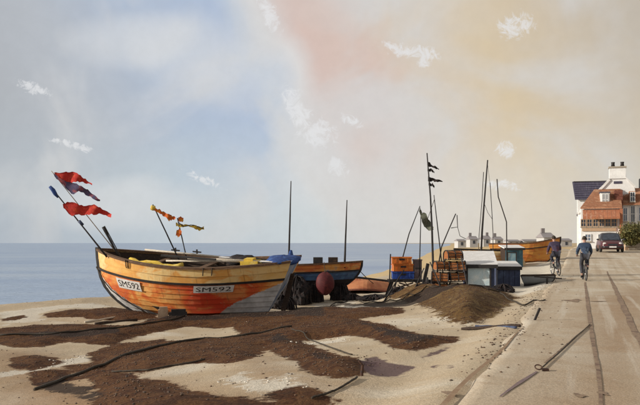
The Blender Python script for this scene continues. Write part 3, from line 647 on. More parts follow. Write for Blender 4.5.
q = MB(); q.bar(HB.p(.37, 1.0, -1, -.6) + Vector((0, 0, .12)), HB.p(.66, 1, -1, -.5) + Vector((0, 0, .08)), .09, .06); q.build('boom', 'tar', big, local=True)
q = MB(); a = HB.p(1, .5) ; q.prism([(a.x - .1, .05), (a.x + .02, .55), (a.x + .32, 1.5), (a.x + .46, 1.5), (a.x + .2, .5), (a.x + .02, .02)], -.03, .03); q.build('rudder', 'dark_wood', big, local=True)
q = MB(); q.prism([(HB.p(.9, 0).x - .9, .0), (HB.p(1, .3).x - .05, .55), (HB.p(1, 0).x, -.02)], -.04, .04); q.build('skeg', 'old_wood', big, local=True)
# bilge runner (the dark timber patch low on the side)
q = MB(); q.sheet([[HB.p(lerp(.30, .35, i / 3) + .02 * (1 - j / 2), lerp(.10, .22, j / 2), -1, .075) for j in range(3)] for i in range(4)], .03, (0, -1, 0)); q.build('scupper_plate', 'tar', big, local=True)
# things lying in the boat
def in_boat(mb, name, m, label, cat, group=None, smooth=False):
    mb.v = [tuple(XM @ Vector(v)) for v in mb.v]; return single(mb, name, m, label, cat, group, smooth)
def deckp(t, lat, dz): s_ = HB.p(t, 1); return Vector((s_.x, lat * abs(s_.y), s_.z + dz))
q = MB(); pts = [deckp(t, -.72, -.02 + .05 * math.sin(t * 40)) for t in np.linspace(.22, .5, 12)]; q.tube(pts, [.05 + .05 * abs(math.sin(i * 1.3)) for i in range(12)], 8, .15); in_boat(q, 'rolled_sail', 'yellow_cloth', 'rolled yellow cloth lying along the near rail of the large orange boat', 'cloth', smooth=True)
for i, (t0, t1, l0, l1, lab) in enumerate([(.4, .86, -.5, -.72, 'long pale oar lying nearest the rail in the large orange boat'), (.46, .80, .1, -.45, 'pale oar lying across the middle of the large orange boat'), (.2, .6, .75, .45, 'pale oar lying along the far rail of the large orange boat')]):
    o_ = thing('oar', lab, 'oar', XM @ deckp(t0, l0, .06), group='oars in the orange boat'); q = MB(); a, c = deckp(t0, l0, .08 + .02 * i), deckp(t1, l1, .09 + .02 * i); q.tube([a, c], .035, 8); q.v = [tuple(XM @ Vector(v)) for v in q.v]; q.build('shaft', 'pale_wood', o_, smooth=True)
    q = MB(); d = (c - a).normalized(); q.bar(c, c + d * .75, .17, .025); q.v = [tuple(XM @ Vector(v)) for v in q.v]; q.build('blade', 'white_paint', o_)
q = MB(); c = deckp(.81, -.55, .02); q.b2(c.x - .32, c.x + .3, c.y - .2, c.y + .25, c.z - .2, c.z + .1); q.b2(c.x - .2, c.x + .12, c.y - .15, c.y + .2, c.z + .102, c.z + .18); in_boat(q, 'locker_box', 'yellow_cloth', 'small yellow locker box by the stern of the large orange boat', 'box')
q = MB(); c = deckp(.94, -.1, .0); q.blob(c, (.62, .75, .16), 18, 10, .12, -.1); in_boat(q, 'tarpaulin', 'blue_cloth', 'crumpled blue tarpaulin over the stern of the large orange boat', 'tarpaulin', smooth=True)
q = MB(); c = deckp(.72, .5, -.05); q.blob(c, (.7, .35, .2), 18, 10, .2, -.1); in_boat(q, 'net_pile', 'black_net', 'dark net heaped amidships in the large orange boat', 'net', smooth=True)
# chocks
def chock(px, py, w, m, lab, d=.25, h=.3):
    c = ground(px, py); q = MB(); q.box((c.x, c.y, c.z + h / 2), (w, d, h), Matrix.Rotation(.2, 3, 'Z')); q.box((c.x + .02, c.y - .02, c.z + h + .05), (w * .8, d * .7, .1), Matrix.Rotation(.25, 3, 'Z'))
    return single(q, 'wooden_chock', m, lab, 'chock', 'chocks under the boats')
chock(163, 318.5, .33, 'tan', 'tan wooden chock under the middle of the large orange boat'); chock(178, 318, .6, 'tar', 'black timber block beside the tan chock under the orange boat', .3, .2)

# --- marker poles with flags
def interp(pts, n):
    P = [np.array(p, float) for p in pts]; d = [0]
    for a, c in zip(P, P[1:]): d.append(d[-1] + np.linalg.norm(c - a))
    return [tuple(np.interp(f * d[-1], d, [p[k] for p in P]) for k in (0, 1)) for f in np.linspace(0, 1, n)]
def cloth(mb, top, bot, Y, amp=.16, n=22, rows=5, ph=0, th=.006):
    T, Bo = interp(top, n), interp(bot, n); grid = []
    for i in range(n):
        row = []
        for j in range(rows):
            f = j / (rows - 1); px = lerp(T[i][0], Bo[i][0], f); py = lerp(T[i][1], Bo[i][1], f)
            if i in (0,) : jx = jy = 0
            else: jx, jy = random.uniform(-.35, .35), (random.uniform(-.9, .9) if j in (0, rows - 1) else random.uniform(-.3, .3))
            row.append(at(px + jx, py + jy, Y + amp * (i / n) * math.sin(i * .75 + ph + j * .3)))
        grid.append(row)
    return mb.sheet(grid, th)
def fq(pts, ox=40, oy=160, s=3.75): return [(ox + x / s, oy + y / s) for x, y in pts]
Y1 = 24.6
def pole_thing(name, label, cat, a, b, r0, r1, Y, m='tar', group=None, bend=.0):
    A, B_ = at(*a, Y), at(*b, Y); o_ = thing(name, label, cat, B_, group=group); q = MB()
    k = 6; q.tube([B_.lerp(A, i / k) + Vector((bend * math.sin(math.pi * i / k), 0, 0)) for i in range(k + 1)], [lerp(r0, r1, i / k) for i in range(k + 1)], 7, .12); q.build('pole', m, o_, smooth=True); return o_
p1 = pole_thing('marker_pole', 'leaning marker pole with a long red flag in the bow of the orange boat', 'flag pole', (51, 187), (107, 257), .035, .02, Y1, group='flag poles in the orange boat')
q = MB(); cloth(q, fq([(85, 165), (120, 155), (160, 172), (210, 168), (240, 188), (268, 200)]), fq([(88, 180), (115, 210), (130, 203), (160, 210), (190, 204), (235, 203), (265, 213)]), Y1 - .03, .1); q.build('flag', 'red_cloth', p1, smooth=True)
q = MB(); q.tube([at(50, 186.5, Y1), at(53, 190, Y1), at(55, 194, Y1), at(58, 197.5, Y1)], [.05, .085, .07, .03], 8, .2); q.build('furled_flag', 'blue_cloth', p1, smooth=True)
q = MB(); q.tube([at(79, 221, Y1), at(83, 225, Y1)], [.06, .05], 8); q.build('float', 'navy_paint', p1, smooth=True)
p2 = pole_thing('marker_pole', 'slim leaning pole with a two-tailed mauve and red flag, highest over the orange boat', 'flag pole', (51.5, 171), (120, 257), .018, .013, Y1 + .25, 'pale_rope', 'flag poles in the orange boat')
q = MB(); cloth(q, fq([(52, 48), (90, 45), (130, 42), (155, 62), (195, 90)]), fq([(60, 58), (95, 88), (125, 82), (160, 82), (195, 94)]), Y1 + .22, .12, ph=1); q.build('flag_tail', 'red_cloth', p2, smooth=True)
q = MB(); cloth(q, fq([(50, 50), (85, 75), (130, 86), (180, 112), (226, 149)]), fq([(55, 62), (90, 98), (122, 128), (150, 116), (185, 137), (225, 156)]), Y1 + .19, .1, ph=2); q.build('flag_tail', 'mauve_cloth', p2, smooth=True)
p3 = pole_thing('boat_hook', 'short dark pole propped in the bow of the orange boat, bare of flags', 'pole', (103, 227), (119, 257), .03, .05, Y1 + .1)
q = MB(); q.tube([at(104.5, 226, Y1 + .1), at(120.5, 256, Y1 + .1)], .018, 6); q.build('lashing', 'rope', p3)
fz_ = lambda pts: fq(pts, 145, 195, 5.786)
p4 = pole_thing('marker_pole', 'leaning dark pole with an orange pennant amidships in the orange boat', 'flag pole', (152.8, 204.5), (180, 262), .03, .02, Y1 + .5, group='flag poles in the orange boat')
q = MB(); cloth(q, fz_([(45, 68), (80, 82), (130, 112), (178, 126)]), fz_([(55, 92), (80, 100), (105, 120), (140, 149), (178, 136)]), Y1 + .47, .08); q.build('pennant', 'orange_cloth', p4, smooth=True)
q = MB(); q.blob(at(153, 208, Y1 + .48), (.1, .06, .09), 10, 7, .2); q.build('knot', 'yellow_cloth', p4, smooth=True)
p5 = pole_thing('marker_pole', 'short pole with yellow ribbon and orange scraps amidships in the orange boat', 'flag pole', (177.5, 218), (187, 260), .022, .02, Y1 + .8, group='flag poles in the orange boat')
q = MB(); cloth(q, fz_([(178, 160), (215, 172), (260, 172), (300, 180), (340, 186)]), fz_([(180, 182), (215, 184), (260, 182), (300, 203), (344, 202)]), Y1 + .78, .1); q.build('ribbon', 'yellow_cloth', p5, smooth=True)
q = MB(); cloth(q, fz_([(192, 130), (208, 126), (224, 134)]), fz_([(194, 152), (208, 158), (222, 150)]), Y1 + .76, .03, 8); q.build('pennant', 'orange_cloth', p5, smooth=True)
q = MB(); cloth(q, fz_([(182, 208), (197, 196), (212, 214)]), fz_([(178, 236), (196, 244), (208, 236)]), Y1 + .76, .03, 8); q.build('pennant', 'orange_cloth', p5, smooth=True)
q = MB(); q.tube([at(x, y, Y1 + .75) for x, y in interp([(178, 222), (184, 227), (192, 224.5), (204, 229)], 9)], .016, 5); q.build('cord', 'tar', p5)

# --- second boat, blue with orange rail
paint_mat('blue_hull', [(.3, (.05, .12, .26)), (.45, (.08, .17, .30)), (.55, (.05, .09, .19)), (.7, (.12, .22, .3))], (.025, .02, .022))
paint_mat('orange_rail', [(.3, (.62, .25, .05)), (.45, (.50, .13, .04)), (.55, (.66, .33, .08)), (.66, (.10, .18, .28)), (.75, (.45, .10, .04))], (.1, .1, .1))
H2 = Hull(4.5, 1.9, lambda t: 1.72 + .16 * (1 - t) ** 2, ff=1.2, rk=.5, tw=.6, keelz=lambda t: .55)
c2 = (-.35, 30.6); r2 = make_boat('fishing_boat', 'blue boat with orange rail and two bare masts, behind the large orange boat', (c2[0], c2[1], gz(*c2) - .1), (R(2), 0, R(180 + 9)), H2, 'blue_hull', 'orange_rail', wale_v=.72, nlow=5, ntop=2, vb=lambda t: .42, seg=18)
for a, c, nm in (((291, 181), (288.5, 268), .15), ((347, 200), (344.5, 268), -.2)):
    A, C = at(*a, 30.5 + nm), at(*c, 30.5 + nm); q = MB(); q.tube([C.lerp(A, i / 5) for i in range(6)], [.05, .045, .04, .035, .028, .02], 7, .1); q.build('mast', 'tar', r2, smooth=True)
q = MB(); q.tube([at(291, 200, 30.5), at(320, 258, 30.6), at(347, 257, 30.4)], .006, 4)
mast_collar = MB(); mast_collar.tube([at(291, 250, 30.6), at(290.4, 258, 30.6), at(290, 266, 30.6)], [.06, .16, .2], 9, .12); mast_collar.build('furled_sail', 'blue_cloth', r2, smooth=True)
for px in (318, 333):
    q = MB(); q.box(at(px, 264, 30.5), (.42, .4, .6)); q.build('engine_box', 'tar' if px == 318 else 'dark_wood', r2)
# red float, gear heaps and props below it
o_ = thing('buoy', 'dark red round float hanging under the blue boat', 'buoy', at(325, 294, 29.3)); q = MB(); q.blob(at(325, 283.5, 29.3), (.40, .38, .50), 18, 12, .03); q.build('float', 'buoy_red', o_, smooth=True)
q = MB(); q.torus(at(325, 272, 29.3), (1, .2, 0), .06, .02); q.tube([at(325, 271, 29.3), at(324, 262, 29.6)], .015, 5); q.build('lanyard', 'rope', o_)
def heap(px, py, d, lab, m='black_net', name='net_heap', cat='net', jit=.22, dy=0):
    c = ground(px, py); q = MB(); q.blob((c.x, c.y + dy, c.z), (d[0] * .8, d[1] * .9, d[2] * .92), 26, 14, jit, -.08)
    for k in range(9):
        a = random.uniform(0, 6.28); f = random.uniform(.15, .8); r_ = random.uniform(.25, .45); q.blob((c.x + math.cos(a) * d[0] * (1.05 - f * .6), c.y + dy + math.sin(a) * d[1] * (1.05 - f * .6), c.z + d[2] * f * .75), (d[0] * r_, d[1] * r_, d[2] * r_ * .8), 14, 9, .25)
    for k in range(11):
        a = random.uniform(0, 6.28); pts = []
        for i in range(9):
            f = i / 8; th = f * math.pi; pts.append((c.x + math.cos(a) * math.cos(th) * d[0] * 1.04, c.y + dy + math.sin(a) * math.cos(th) * d[1] * 1.04, c.z + max(.0, math.sin(th) * d[2] * 1.06 + random.uniform(-.03, .03))))
        q.tube(pts, .025, 5)
    return single(q, name, m, lab, cat, 'heaps of fishing gear', base=(c.x, c.y + dy, c.z))
heap(297, 304, (.62, .5, 1.15), 'tall black net heap under the stern of the blue boat'); heap(312, 302, (.5, .4, 1.0), 'narrow black net heap beside the red float')
heap(340, 300, (.45, .4, .8), 'small black net heap under the bow of the blue boat'); heap(283, 309, (.55, .4, .55), 'low black net heap at the stern of the orange boat')
for px, lab in ((303, 'black timber prop under the blue boat, left of the red float'), (337, 'black timber prop under the bow of the blue boat, right of the red float')):
    c = ground(px, 299); q = MB(); q.bar((c.x - .25, c.y, c.z - .05), (c.x + .05, c.y + .2, c.z + 1.2), .12, .12); q.bar((c.x + .3, c.y, c.z - .05), (c.x + .05, c.y + .2, c.z + 1.25), .12, .12); single(q, 'timber_prop', 'tar', lab, 'prop', 'props under the boats')
# mooring line from its bow
def rope(pts, lab, r=.022, m='rope', name='rope', cat='rope'):
    q = MB(); q.tube(pts, r, 6, .1); return single(q, name, m, lab, cat, smooth=True)
A, C = at(354, 264, 31), ground(392, 288); rope([A.lerp(C, i / 10) - Vector((0, 0, .35 * math.sin(math.pi * i / 10))) for i in range(11)], 'taut mooring rope running down from the bow of the blue boat', .018)

# --- upturned orange dinghy
paint_mat('terracotta_hull', [(.3, (.46, .17, .075)), (.45, (.52, .22, .10)), (.55, (.40, .13, .06)), (.7, (.55, .27, .14))], (.4, .2, .1))
H3 = Hull(2.6, 1.2, lambda t: .55 + .12 * (1 - t) ** 2, ff=.35, rk=.15, tw=.6)
c = ground(368, 292); make_boat('dinghy', 'terracotta dinghy turned bottom up on the pale sand', (c.x, c.y, c.z + .58), (R(180 - 12), R(7), R(12)), H3, 'terracotta_hull', 'terracotta_hull', nlow=4, ntop=2, seg=14, wale=False, trans='brick_brown', gun='brick_brown', thwarts=(.4, .7), deckdrop=.3)

# --- crate stack on a trestle
YC = 29.6
cg = ground(405, 294); YC = cg.y
def zat(py, Y): return CAMZ + (HY - py) / F * Y
tr = thing('trestle', 'low black timber trestle under the orange and blue fish crates', 'trestle', (cg.x, YC, cg.z)); zt = zat(279, YC)
q = MB(); q.b2(cg.x - .75, cg.x + .8, YC - .35, YC + .45, zt - .12, zt - .02); q.build('top', 'tar', tr)
for dx, dy in ((-.65, -.28), (.62, -.28), (-.65, .35), (.62, .35)):
    q = MB(); q.bar((cg.x + dx * 1.25, YC + dy * 1.1, gz(cg.x + dx, YC + dy) - .05), (cg.x + dx * .9, YC + dy, zt - .1), .09, .09); q.build('leg', 'tar', tr)
for dx in (-.8, .75):
    q = MB(); q.bar((cg.x + dx, YC - .33, zt - .5), (cg.x - dx * .4, YC - .32, zt - .15), .05, .06); q.build('brace', 'dark_wood', tr)
def crate(px0, px1, py0, py1, m, lab, dep=.6, Y=YC, tilt=0.):
    a, c = at(px0, py1, Y), at(px1, py0, Y); w = c.x - a.x; h = c.z - a.z - .01; o_ = thing('fish_crate', lab, 'crate', ((a.x + c.x) / 2, Y, a.z), (0, 0, tilt), 'fish crates'); t_ = .035
    def S(name, x0, x1, y0, y1, z0, z1): q = MB(); q.b2(x0, x1, y0, y1, z0, z1); q.build(name, m, o_, local=True)
    S('base', -w / 2, w / 2, -dep / 2, dep / 2, 0, .04)
    for sx_ in (-1, 1): S('end', min(sx_ * w / 2, sx_ * (w / 2 - t_)), max(sx_ * w / 2, sx_ * (w / 2 - t_)), -dep / 2, dep / 2, .041, h)
    for sy_ in (-1, 1): S('side', -w / 2 + t_ + .001, w / 2 - t_ - .001, min(sy_ * dep / 2, sy_ * (dep / 2 - t_)), max(sy_ * dep / 2, sy_ * (dep / 2 - t_)), .041, h - .02)
    S('rim', -w / 2 - .02, w / 2 + .02, -dep / 2 - .025, -dep / 2 - .001, h - .06, h - .005); S('rim', -w / 2 - .02, w / 2 + .02, dep / 2 + .001, dep / 2 + .025, h - .06, h - .005)
    for k in (-.3, 0, .3): S('rib', k * w - .02, k * w + .02, -dep / 2 - .018, -dep / 2 - .001, .05, h - .065)
    q = MB(); q.b2(-.12, .12, -dep / 2 - .022, -dep / 2 - .003, h * .5, h * .5 + .07); q.build('handle', 'tar', o_, local=True)
crate(392, 413, 271, 278.6, 'crate_blue', 'blue fish crate, lowest of the stack on the black trestle'); crate(392.5, 412, 263.5, 271, 'crate_orange', 'orange fish crate in the middle of the stack, directly on the blue one', tilt=.05); crate(391.8, 411, 256.5, 263.5, 'crate_orange', 'orange fish crate on top of the stack', tilt=-.04)
crate(413.5, 421, 259, 278.6, 'crate_grey', 'tall grey brown crate beside the stack of orange and blue crates', .5)
q = MB(); q.bar(at(389.5, 283, YC - .4), at(390.5, 254, YC - .4), .05, .05); single(q, 'stake', 'tar', 'thin black stake standing left of the orange and blue crates', 'stake')
for i, (px, py, lab) in enumerate([(386, 292, 'small red float on the sand left of the trestle'), (396, 294, 'small red float on the sand under the trestle')]):
    c = ground(px, py); q = MB(); q.blob((c.x, c.y, c.z + .1), (.15, .12, .12), 12, 8, .05); q.tube([(c.x - .14, c.y, c.z + .1), (c.x + .17, c.y, c.z + .1)], .03, 6); single(q, 'net_float', 'buoy_red', lab, 'float', 'small red floats', True)
# trailing dark lines below the trestle
for i, P in enumerate([[(404, 281), (410, 289), (420, 293), (432, 295)], [(413, 280), (420, 287), (428, 291), (436, 292)], [(398, 285), (408, 293), (420, 297)]]):
    A = at(*P[0], YC - .4); pts = [A] + [ground(*p) + Vector((0, 0, .03)) for p in P[1:]]
    f = []
    for a, c in zip(pts, pts[1:]): f += [a.lerp(c, k / 4) for k in range(4)]
    rope(f + [pts[-1]], ['outermost black rope trailing from the trestle to the sand', 'black rope trailing from the right end of the trestle', 'black rope trailing from the left of the trestle'][i], .022)

# --- drum, post, tall pole, shear legs
cy = 29.2
a = at(429, 283.5, cy); c = at(437.5, 284.5, cy - .1); g0 = gz(a.x, cy); o_ = thing('winch_drum', 'black winch drum lying on its side at the foot of the tall pole', 'winch', (a.x + .2, cy, g0)); zc = max(g0 + .3, a.z)
q = MB(); q.tube([(a.x - .05, cy, zc), (c.x, cy, zc)], .17, 14); q.build('barrel', 'tar', o_, smooth=True)
for x in (a.x - .08, c.x + .02): q = MB(); q.tube([(x - .03, cy, zc), (x + .03, cy, zc)], .27, 18); q.build('flange', 'tar', o_)
for x in (a.x - .16, c.x + .1): q = MB(); q.bar((x, cy - .3, g0 - .03), (x, cy, zc + .05), .06, .07); q.bar((x, cy + .3, g0 - .03), (x, cy, zc + .05), .06, .07); q.build('bearing_stand', 'iron', o_)
q = MB(); q.bar(at(423.5, 284, 29.6), at(428, 263.5, 29.6), .13, .13); single(q, 'timber_post', 'tar', 'thick black post leaning beside the tall pole', 'post')
def gpole(name, lab, cat, pts, Y, r0, r1, group=None, m='tar'):
    b_ = at(*pts[-1], Y); gb = gz(b_.x, Y) - .1; P = [at(*p, Y) for p in pts[:-1]] + [Vector((b_.x, Y, min(gb, b_.z)))]
    o_ = thing(name, lab, cat, P[-1], group=group); q = MB(); n = len(P); q.tube(P, [lerp(r1, r0, i / (n - 1)) for i in range(n)], 7, .12); q.build('pole', m, o_, smooth=True); return o_
f8 = lambda pts: fq(pts, 400, 145, 3.858)
tp = gpole('flag_pole', 'tallest dark pole with torn black pennants on the beach', 'flag pole', [(427, 153), (428.5, 172), (430.5, 197), (432, 230), (433, 262), (434, 292)], 29.9, .055, .025)
for T, Bo in ([[(113, 62), (128, 78), (150, 90)], [(113, 78), (128, 88), (150, 95)]], [[(114, 92), (124, 92), (132, 104)], [(114, 100), (124, 104), (132, 108)]], [[(116, 120), (140, 134), (164, 139)], [(116, 140), (140, 141), (164, 144)]], [[(118, 146), (126, 148), (134, 158)], [(118, 156), (126, 160), (133, 164)]]):
    T, Bo = [[(P_[0][0] - 8, P_[0][1])] + P_[1:] for P_ in (T, Bo)]; q = MB(); cloth(q, f8(T), f8(Bo), 29.9, .1, 10, 4); q.build('pennant', 'black_net', tp, smooth=True)
sl = thing('shear_legs', 'three slim black poles leaning together with a grey green net, left of the tall pole', 'poles', ground(420, 291))
for A_, B_ in (((420, 206), (398, 262)), ((421, 210), (419, 288)), ((434, 195), (441.5, 262))):
    Pb = at(*B_, 30.3); q = MB(); q.tube([at(*A_, 30.2), at(lerp(A_[0], B_[0], .5), lerp(A_[1], B_[1], .5), 30.25), Vector((Pb.x, 30.3, min(Pb.z, gz(Pb.x, 30.3)) if B_[1] > 280 else gz(Pb.x - (.25 if B_[0] < 410 else -.2), 30.3) - .05)) + Vector((-.25 if B_[0] < 410 else (.15 if B_[0] > 430 else 0), 0, 0))], [.018, .026, .032], 6, .15); q.build('pole', 'tar', sl, smooth=True)
q = MB(); q.tube([at(420, 209, 30.2), at(427, 221, 30.15), at(434.5, 199, 30.2)], .014, 5); q.build('lashing', 'rope', sl)
q = MB(); cloth(q, f8([(78, 240), (84, 262), (100, 262), (112, 290), (130, 318)]), f8([(74, 256), (84, 292), (96, 318), (108, 328), (128, 330)]), 30.1, .16, 14, 6, th=.05); q.build('net', 'grey_net', sl, smooth=True)
dk = gpole('derrick', 'short leaning black derrick with a side strut, behind the orange pots', 'derrick', [(455.7, 213.7), (449, 229), (441.5, 247), (434, 268)], 31, .035, .025)
q = MB(); q.tube([at(457, 215, 31), at(457.6, 227, 31), at(451, 228, 31)], .02, 5); q.tube([at(457.6, 227, 31), at(460, 236, 31), at(466, 239, 31)], .014, 5); q.build('strut', 'tar', dk)

# --- orange lobster pots
def make_pot():
    o_ = thing('lobster_pot', 'pot', 'lobster pot', (0, 0, 0), group='stack of orange lobster pots'); w, d, h = .66, .46, .40
    q = MB(); q.b2(-w / 2, w / 2, -d / 2, d / 2, 0, .035); q.build('base', 'dark_wood', o_, local=True)
    for x in (-w / 2 + .02, 0, w / 2 - .02):
        q = MB(); q.tube([(x, -d / 2 + .01, .03)] + [(x, d / 2 * .95 * -math.cos(math.pi * i / 8), .1 + (h - .12) * math.sin(math.pi * i / 8) ** .7) for i in range(9)] + [(x, d / 2 - .01, .03)], .022, 6); q.build('hoop', 'tar', o_, local=True)
    q = MB(); sec = [(d / 2 * .92 * -math.cos(math.pi * i / 10), .06 + (h - .1) * math.sin(math.pi * i / 10) ** .7) for i in range(11)]
    vs = [(x, y, z) for x in (-w / 2 + .035, -w / 6, w / 6, w / 2 - .035) for y, z in sec]; k = 11
    q.add(vs, [(i * k + j, i * k + j + 1, (i + 1) * k + j + 1, (i + 1) * k + j) for i in range(3) for j in range(10)] + [tuple(range(k)), tuple(3 * k + j for j in reversed(range(k)))]); q.build('netting', 'orange_net', o_, smooth=False, local=True)
    q = MB(); q.tube([(-w / 2, 0, h - .02), (w / 2, 0, h - .02)], .016, 5); q.tube([(-w / 2, -d / 2 * .75, h * .62), (w / 2, -d / 2 * .75, h * .66)], .014, 5); q.tube([(-w / 2, -d / 2 * .9, h * .3), (w / 2 * .9, -d / 2 * .86, h * .42)], .014, 5); q.build('lacing', 'tar', o_, local=True)
    return o_
pot0 = make_pot(); pg = ground(450, 293)
spots = [(-.36, 0, 0, .05, 'orange lobster pot at the bottom left of its stack'), (.36, .05, 0, -.08, 'orange lobster pot at the bottom right of its stack, against the white roofed hut'), (-.33, .02, .42, -.12, 'orange lobster pot on the left of the second layer of its stack'), (.34, .04, .42, .14, 'orange lobster pot on the right of the second layer of its stack'), (-.22, .05, .84, .25, 'orange lobster pot on the left of the third layer of its stack'), (.36, .06, .84, -.1, 'orange lobster pot on the right of the third layer of its stack'), (.2, .05, 1.26, .3, 'topmost orange lobster pot of the stack')]
for i, (dx, dy, dz, rz, lab) in enumerate(spots):
    o_ = pot0 if i == 0 else copy_tree(pot0)
    o_.location = (pg.x + dx, pg.y + dy + .35, pg.z - .02 + dz); o_.rotation_euler = (random.uniform(-.05, .05), random.uniform(-.05, .05), rz); o_['label'] = lab
heap(437, 294, (.45, .4, .22), 'low black net heap at the foot of the orange pots'); heap(462, 294, (.55, .3, .2), 'low black net heap in front of the white roofed hut'); heap(418, 292, (.5, .4, .3), 'low black net heap under the right of the trestle'); heap(488, 294, (.55, .3, .18), 'low black net heap at the right front of the white roofed hut')

heap(450, 297, (.6, .35, .28), 'black net heap spilling in front of the orange pots'); heap(400, 296, (.5, .35, .34), 'black net heap under the left of the trestle'); heap(427, 295, (.45, .35, .45), 'black net heap at the foot of the thick leaning post'); heap(476, 296, (.55, .3, .26), 'black net heap below the teal panel of the white roofed hut'); heap(503, 292, (.4, .3, .25), 'black net heap between the white roofed hut and the dark blue store')
heap(375, 300, (.7, .35, .2), 'long low black net heap in front of the upturned terracotta dinghy'); heap(352, 300, (.4, .3, .24), 'small black net heap beyond the bow of the blue boat')
for i, (A_, C_, lab) in enumerate([((383, 302), (404, 270), 'black pole leaning on the left of the crate stack'), ((445, 297), (430, 262), 'black pole leaning from the pots toward the tall pole'), ((470, 297), (461, 256), 'black pole leaning between the pots and the white roofed hut'), ((411, 297), (424, 268), 'black pole leaning on the tall grey brown crate')]):
    g_ = ground(*A_); B_ = at(*C_, g_.y + .5); q = MB(); q.tube([g_ - Vector((0, 0, .05)), g_.lerp(B_, .5), B_], [.035, .03, .022], 6, .1); single(q, 'leaning_pole', 'tar', lab, 'pole', 'loose poles among the gear', True)
for i, (P, lab) in enumerate([([(372, 303), (400, 301), (430, 298), (460, 300), (500, 298)], 'long black rope strung along the foot of the huts and gear'), ([(500, 300), (520, 306), (545, 300)], 'dark rope curving from the blue store to the road edge'), ([(330, 306), (350, 300), (372, 304), (390, 300)], 'black rope coiled loosely before the terracotta dinghy')]):
    pts = []
    for x, y in interp(P, 22): g_ = ground(x, y + 1.2 * math.sin(x * .35)); pts.append(Vector((g_.x, g_.y, g_.z + float(relief(np.array([g_.x]), np.array([g_.y]))[0]) + .03)))
    rope(pts, lab, .02)
# --- huts
def hut(name, lab, px0, px1, pyf, py_eave, py_back, Y, dep, wall, front, roof, yaw=0., door=None, over=.12):
    a, c = at(px0, pyf, Y), at(px1, py_eave, Y); w = c.x - a.x; base = min(gz(a.x, Y), gz(c.x, Y)) - .12
    o_ = thing(name, lab, 'hut', ((a.x + c.x) / 2, Y, base), (0, 0, yaw)); he = c.z - base; hb = zat(py_back, Y + dep) - base
    n = max(3, int(w / .22)); pw = w / n
    q = MB(); q.prism([(-w / 2 + .05, 0), (w / 2 - .05, 0), (w / 2 - .05, min(he, hb) - .06), (-w / 2 + .05, min(he, hb) - .06)], .04, dep - .04); q.build('frame', 'dark_wood', o_, local=True)
    for i in range(n):
        x0 = -w / 2 + i * pw; q = MB(); q.b2(x0 + .006, x0 + pw - .006, -.02 + random.uniform(-.006, .006), .035, .0, he - .02); q.build('board', front, o_, local=True)
    nd = max(3, int(dep / .24)); pd = dep / nd
    for s_ in (-1, 1):
        for i in range(nd):
            y0 = .04 + i * pd * .96; y1 = y0 + pd * .96 - .01; z0, z1 = lerp(he, hb, y0 / dep) - .02, lerp(he, hb, y1 / dep) - .02; x0, x1 = (w / 2 - .048, w / 2 + .004) if s_ > 0 else (-w / 2 - .004, -w / 2 + .048)
            q = MB(); q.add([(x0, y0, 0), (x1, y0, 0), (x1, y1, 0), (x0, y1, 0), (x0, y0, z0), (x1, y0, z0), (x1, y1, z1), (x0, y1, z1)], [(0, 3, 2, 1), (4, 5, 6, 7), (0, 1, 5, 4), (1, 2, 6, 5), (2, 3, 7, 6), (3, 0, 4, 7)]); q.build('board', wall, o_, local=True)
    q = MB(); e = over; sl_ = (hb - he) / dep; zf, zb = he - sl_ * e, hb + sl_ * e
    g_ = [[Vector((lerp(-w / 2 - e, w / 2 + e, i / 8), lerp(-e, dep + e, j / 5), lerp(zf, zb, j / 5) )) for j in range(6)] for i in range(9)]; q.sheet(g_, .06, (0, 0, 1)); q.build('roof', roof, o_, local=True)
    q = MB(); q.b2(-w / 2 - e, w / 2 + e, -e - .035, -e - .004, zf - .09, zf + .05); q.build('fascia', 'tar', o_, local=True)
    if door:
        x0, x1, z0, z1, m = door; q = MB(); q.b2(x0 * w, x1 * w, -.06, -.03, z0 * he, z1 * he); d_ = q.build('panel', m, o_, local=True)
        q = MB()
        for s_ in (x0, x1): q.b2(s_ * w - .03, s_ * w + .03, -.085, -.028, z0 * he - .05, z1 * he + .05)
        q.b2(x0 * w + .031, x1 * w - .031, -.085, -.0281, z1 * he + .001, z1 * he + .05); q.b2(x0 * w + .031, x1 * w - .031, -.085, -.0281, z0 * he - .05, z0 * he - .001); q.build('panel_frame', 'tar', d_, local=True)
    return o_
hut('beach_hut', 'small white roofed hut with a pale teal front panel, nearest of the huts', 465, 494, 292, 265, 253, 26.6, 1.9, 'navy_paint', 'navy_paint', 'white_paint', R(-10), (-.42, .36, .28, .9, 'pale_panel'))  # navy walls put the hut's shaded right side into the paint
hut('storage_box', 'low dark blue boarded store to the right of the white roofed hut', 498, 520, 285, 267.5, 262.5, 28.2, 1.3, 'navy_paint', 'navy_paint', 'white_paint', R(-6), None, .06)
hut('beach_hut', 'small teal fronted hut with a pale flat roof, standing before the far orange boat', 505.5, 523, 264, 248.5, 246, 42.5, 1.2, 'dark_wood', 'deep_teal', 'white_paint', 0, (-.4, .1, .3, .8, 'teal_paint'), .1)
H5 = Hull(1.3, .75, lambda t: .30 + .06 * (1 - t) ** 2 + .02 * t, ff=.2, rk=.1, tw=.6)
paint_mat('grey_hull', [(.3, (.20, .22, .24)), (.5, (.28, .29, .29)), (.7, (.15, .17, .2))], (.06, .07, .08))
c = ground(534, 284.5); make_boat('dinghy', 'little grey rowing dinghy lying at the edge of the road beside the dark blue store', (c.x, c.y - .5, c.z + .07), (R(5), 0, R(168)), H5, 'grey_hull', 'grey_hull', nlow=4, ntop=1, seg=14, wale=False, gun='dark_wood', inside='pale_wood', thwarts=(.4, .7), deckdrop=.25)
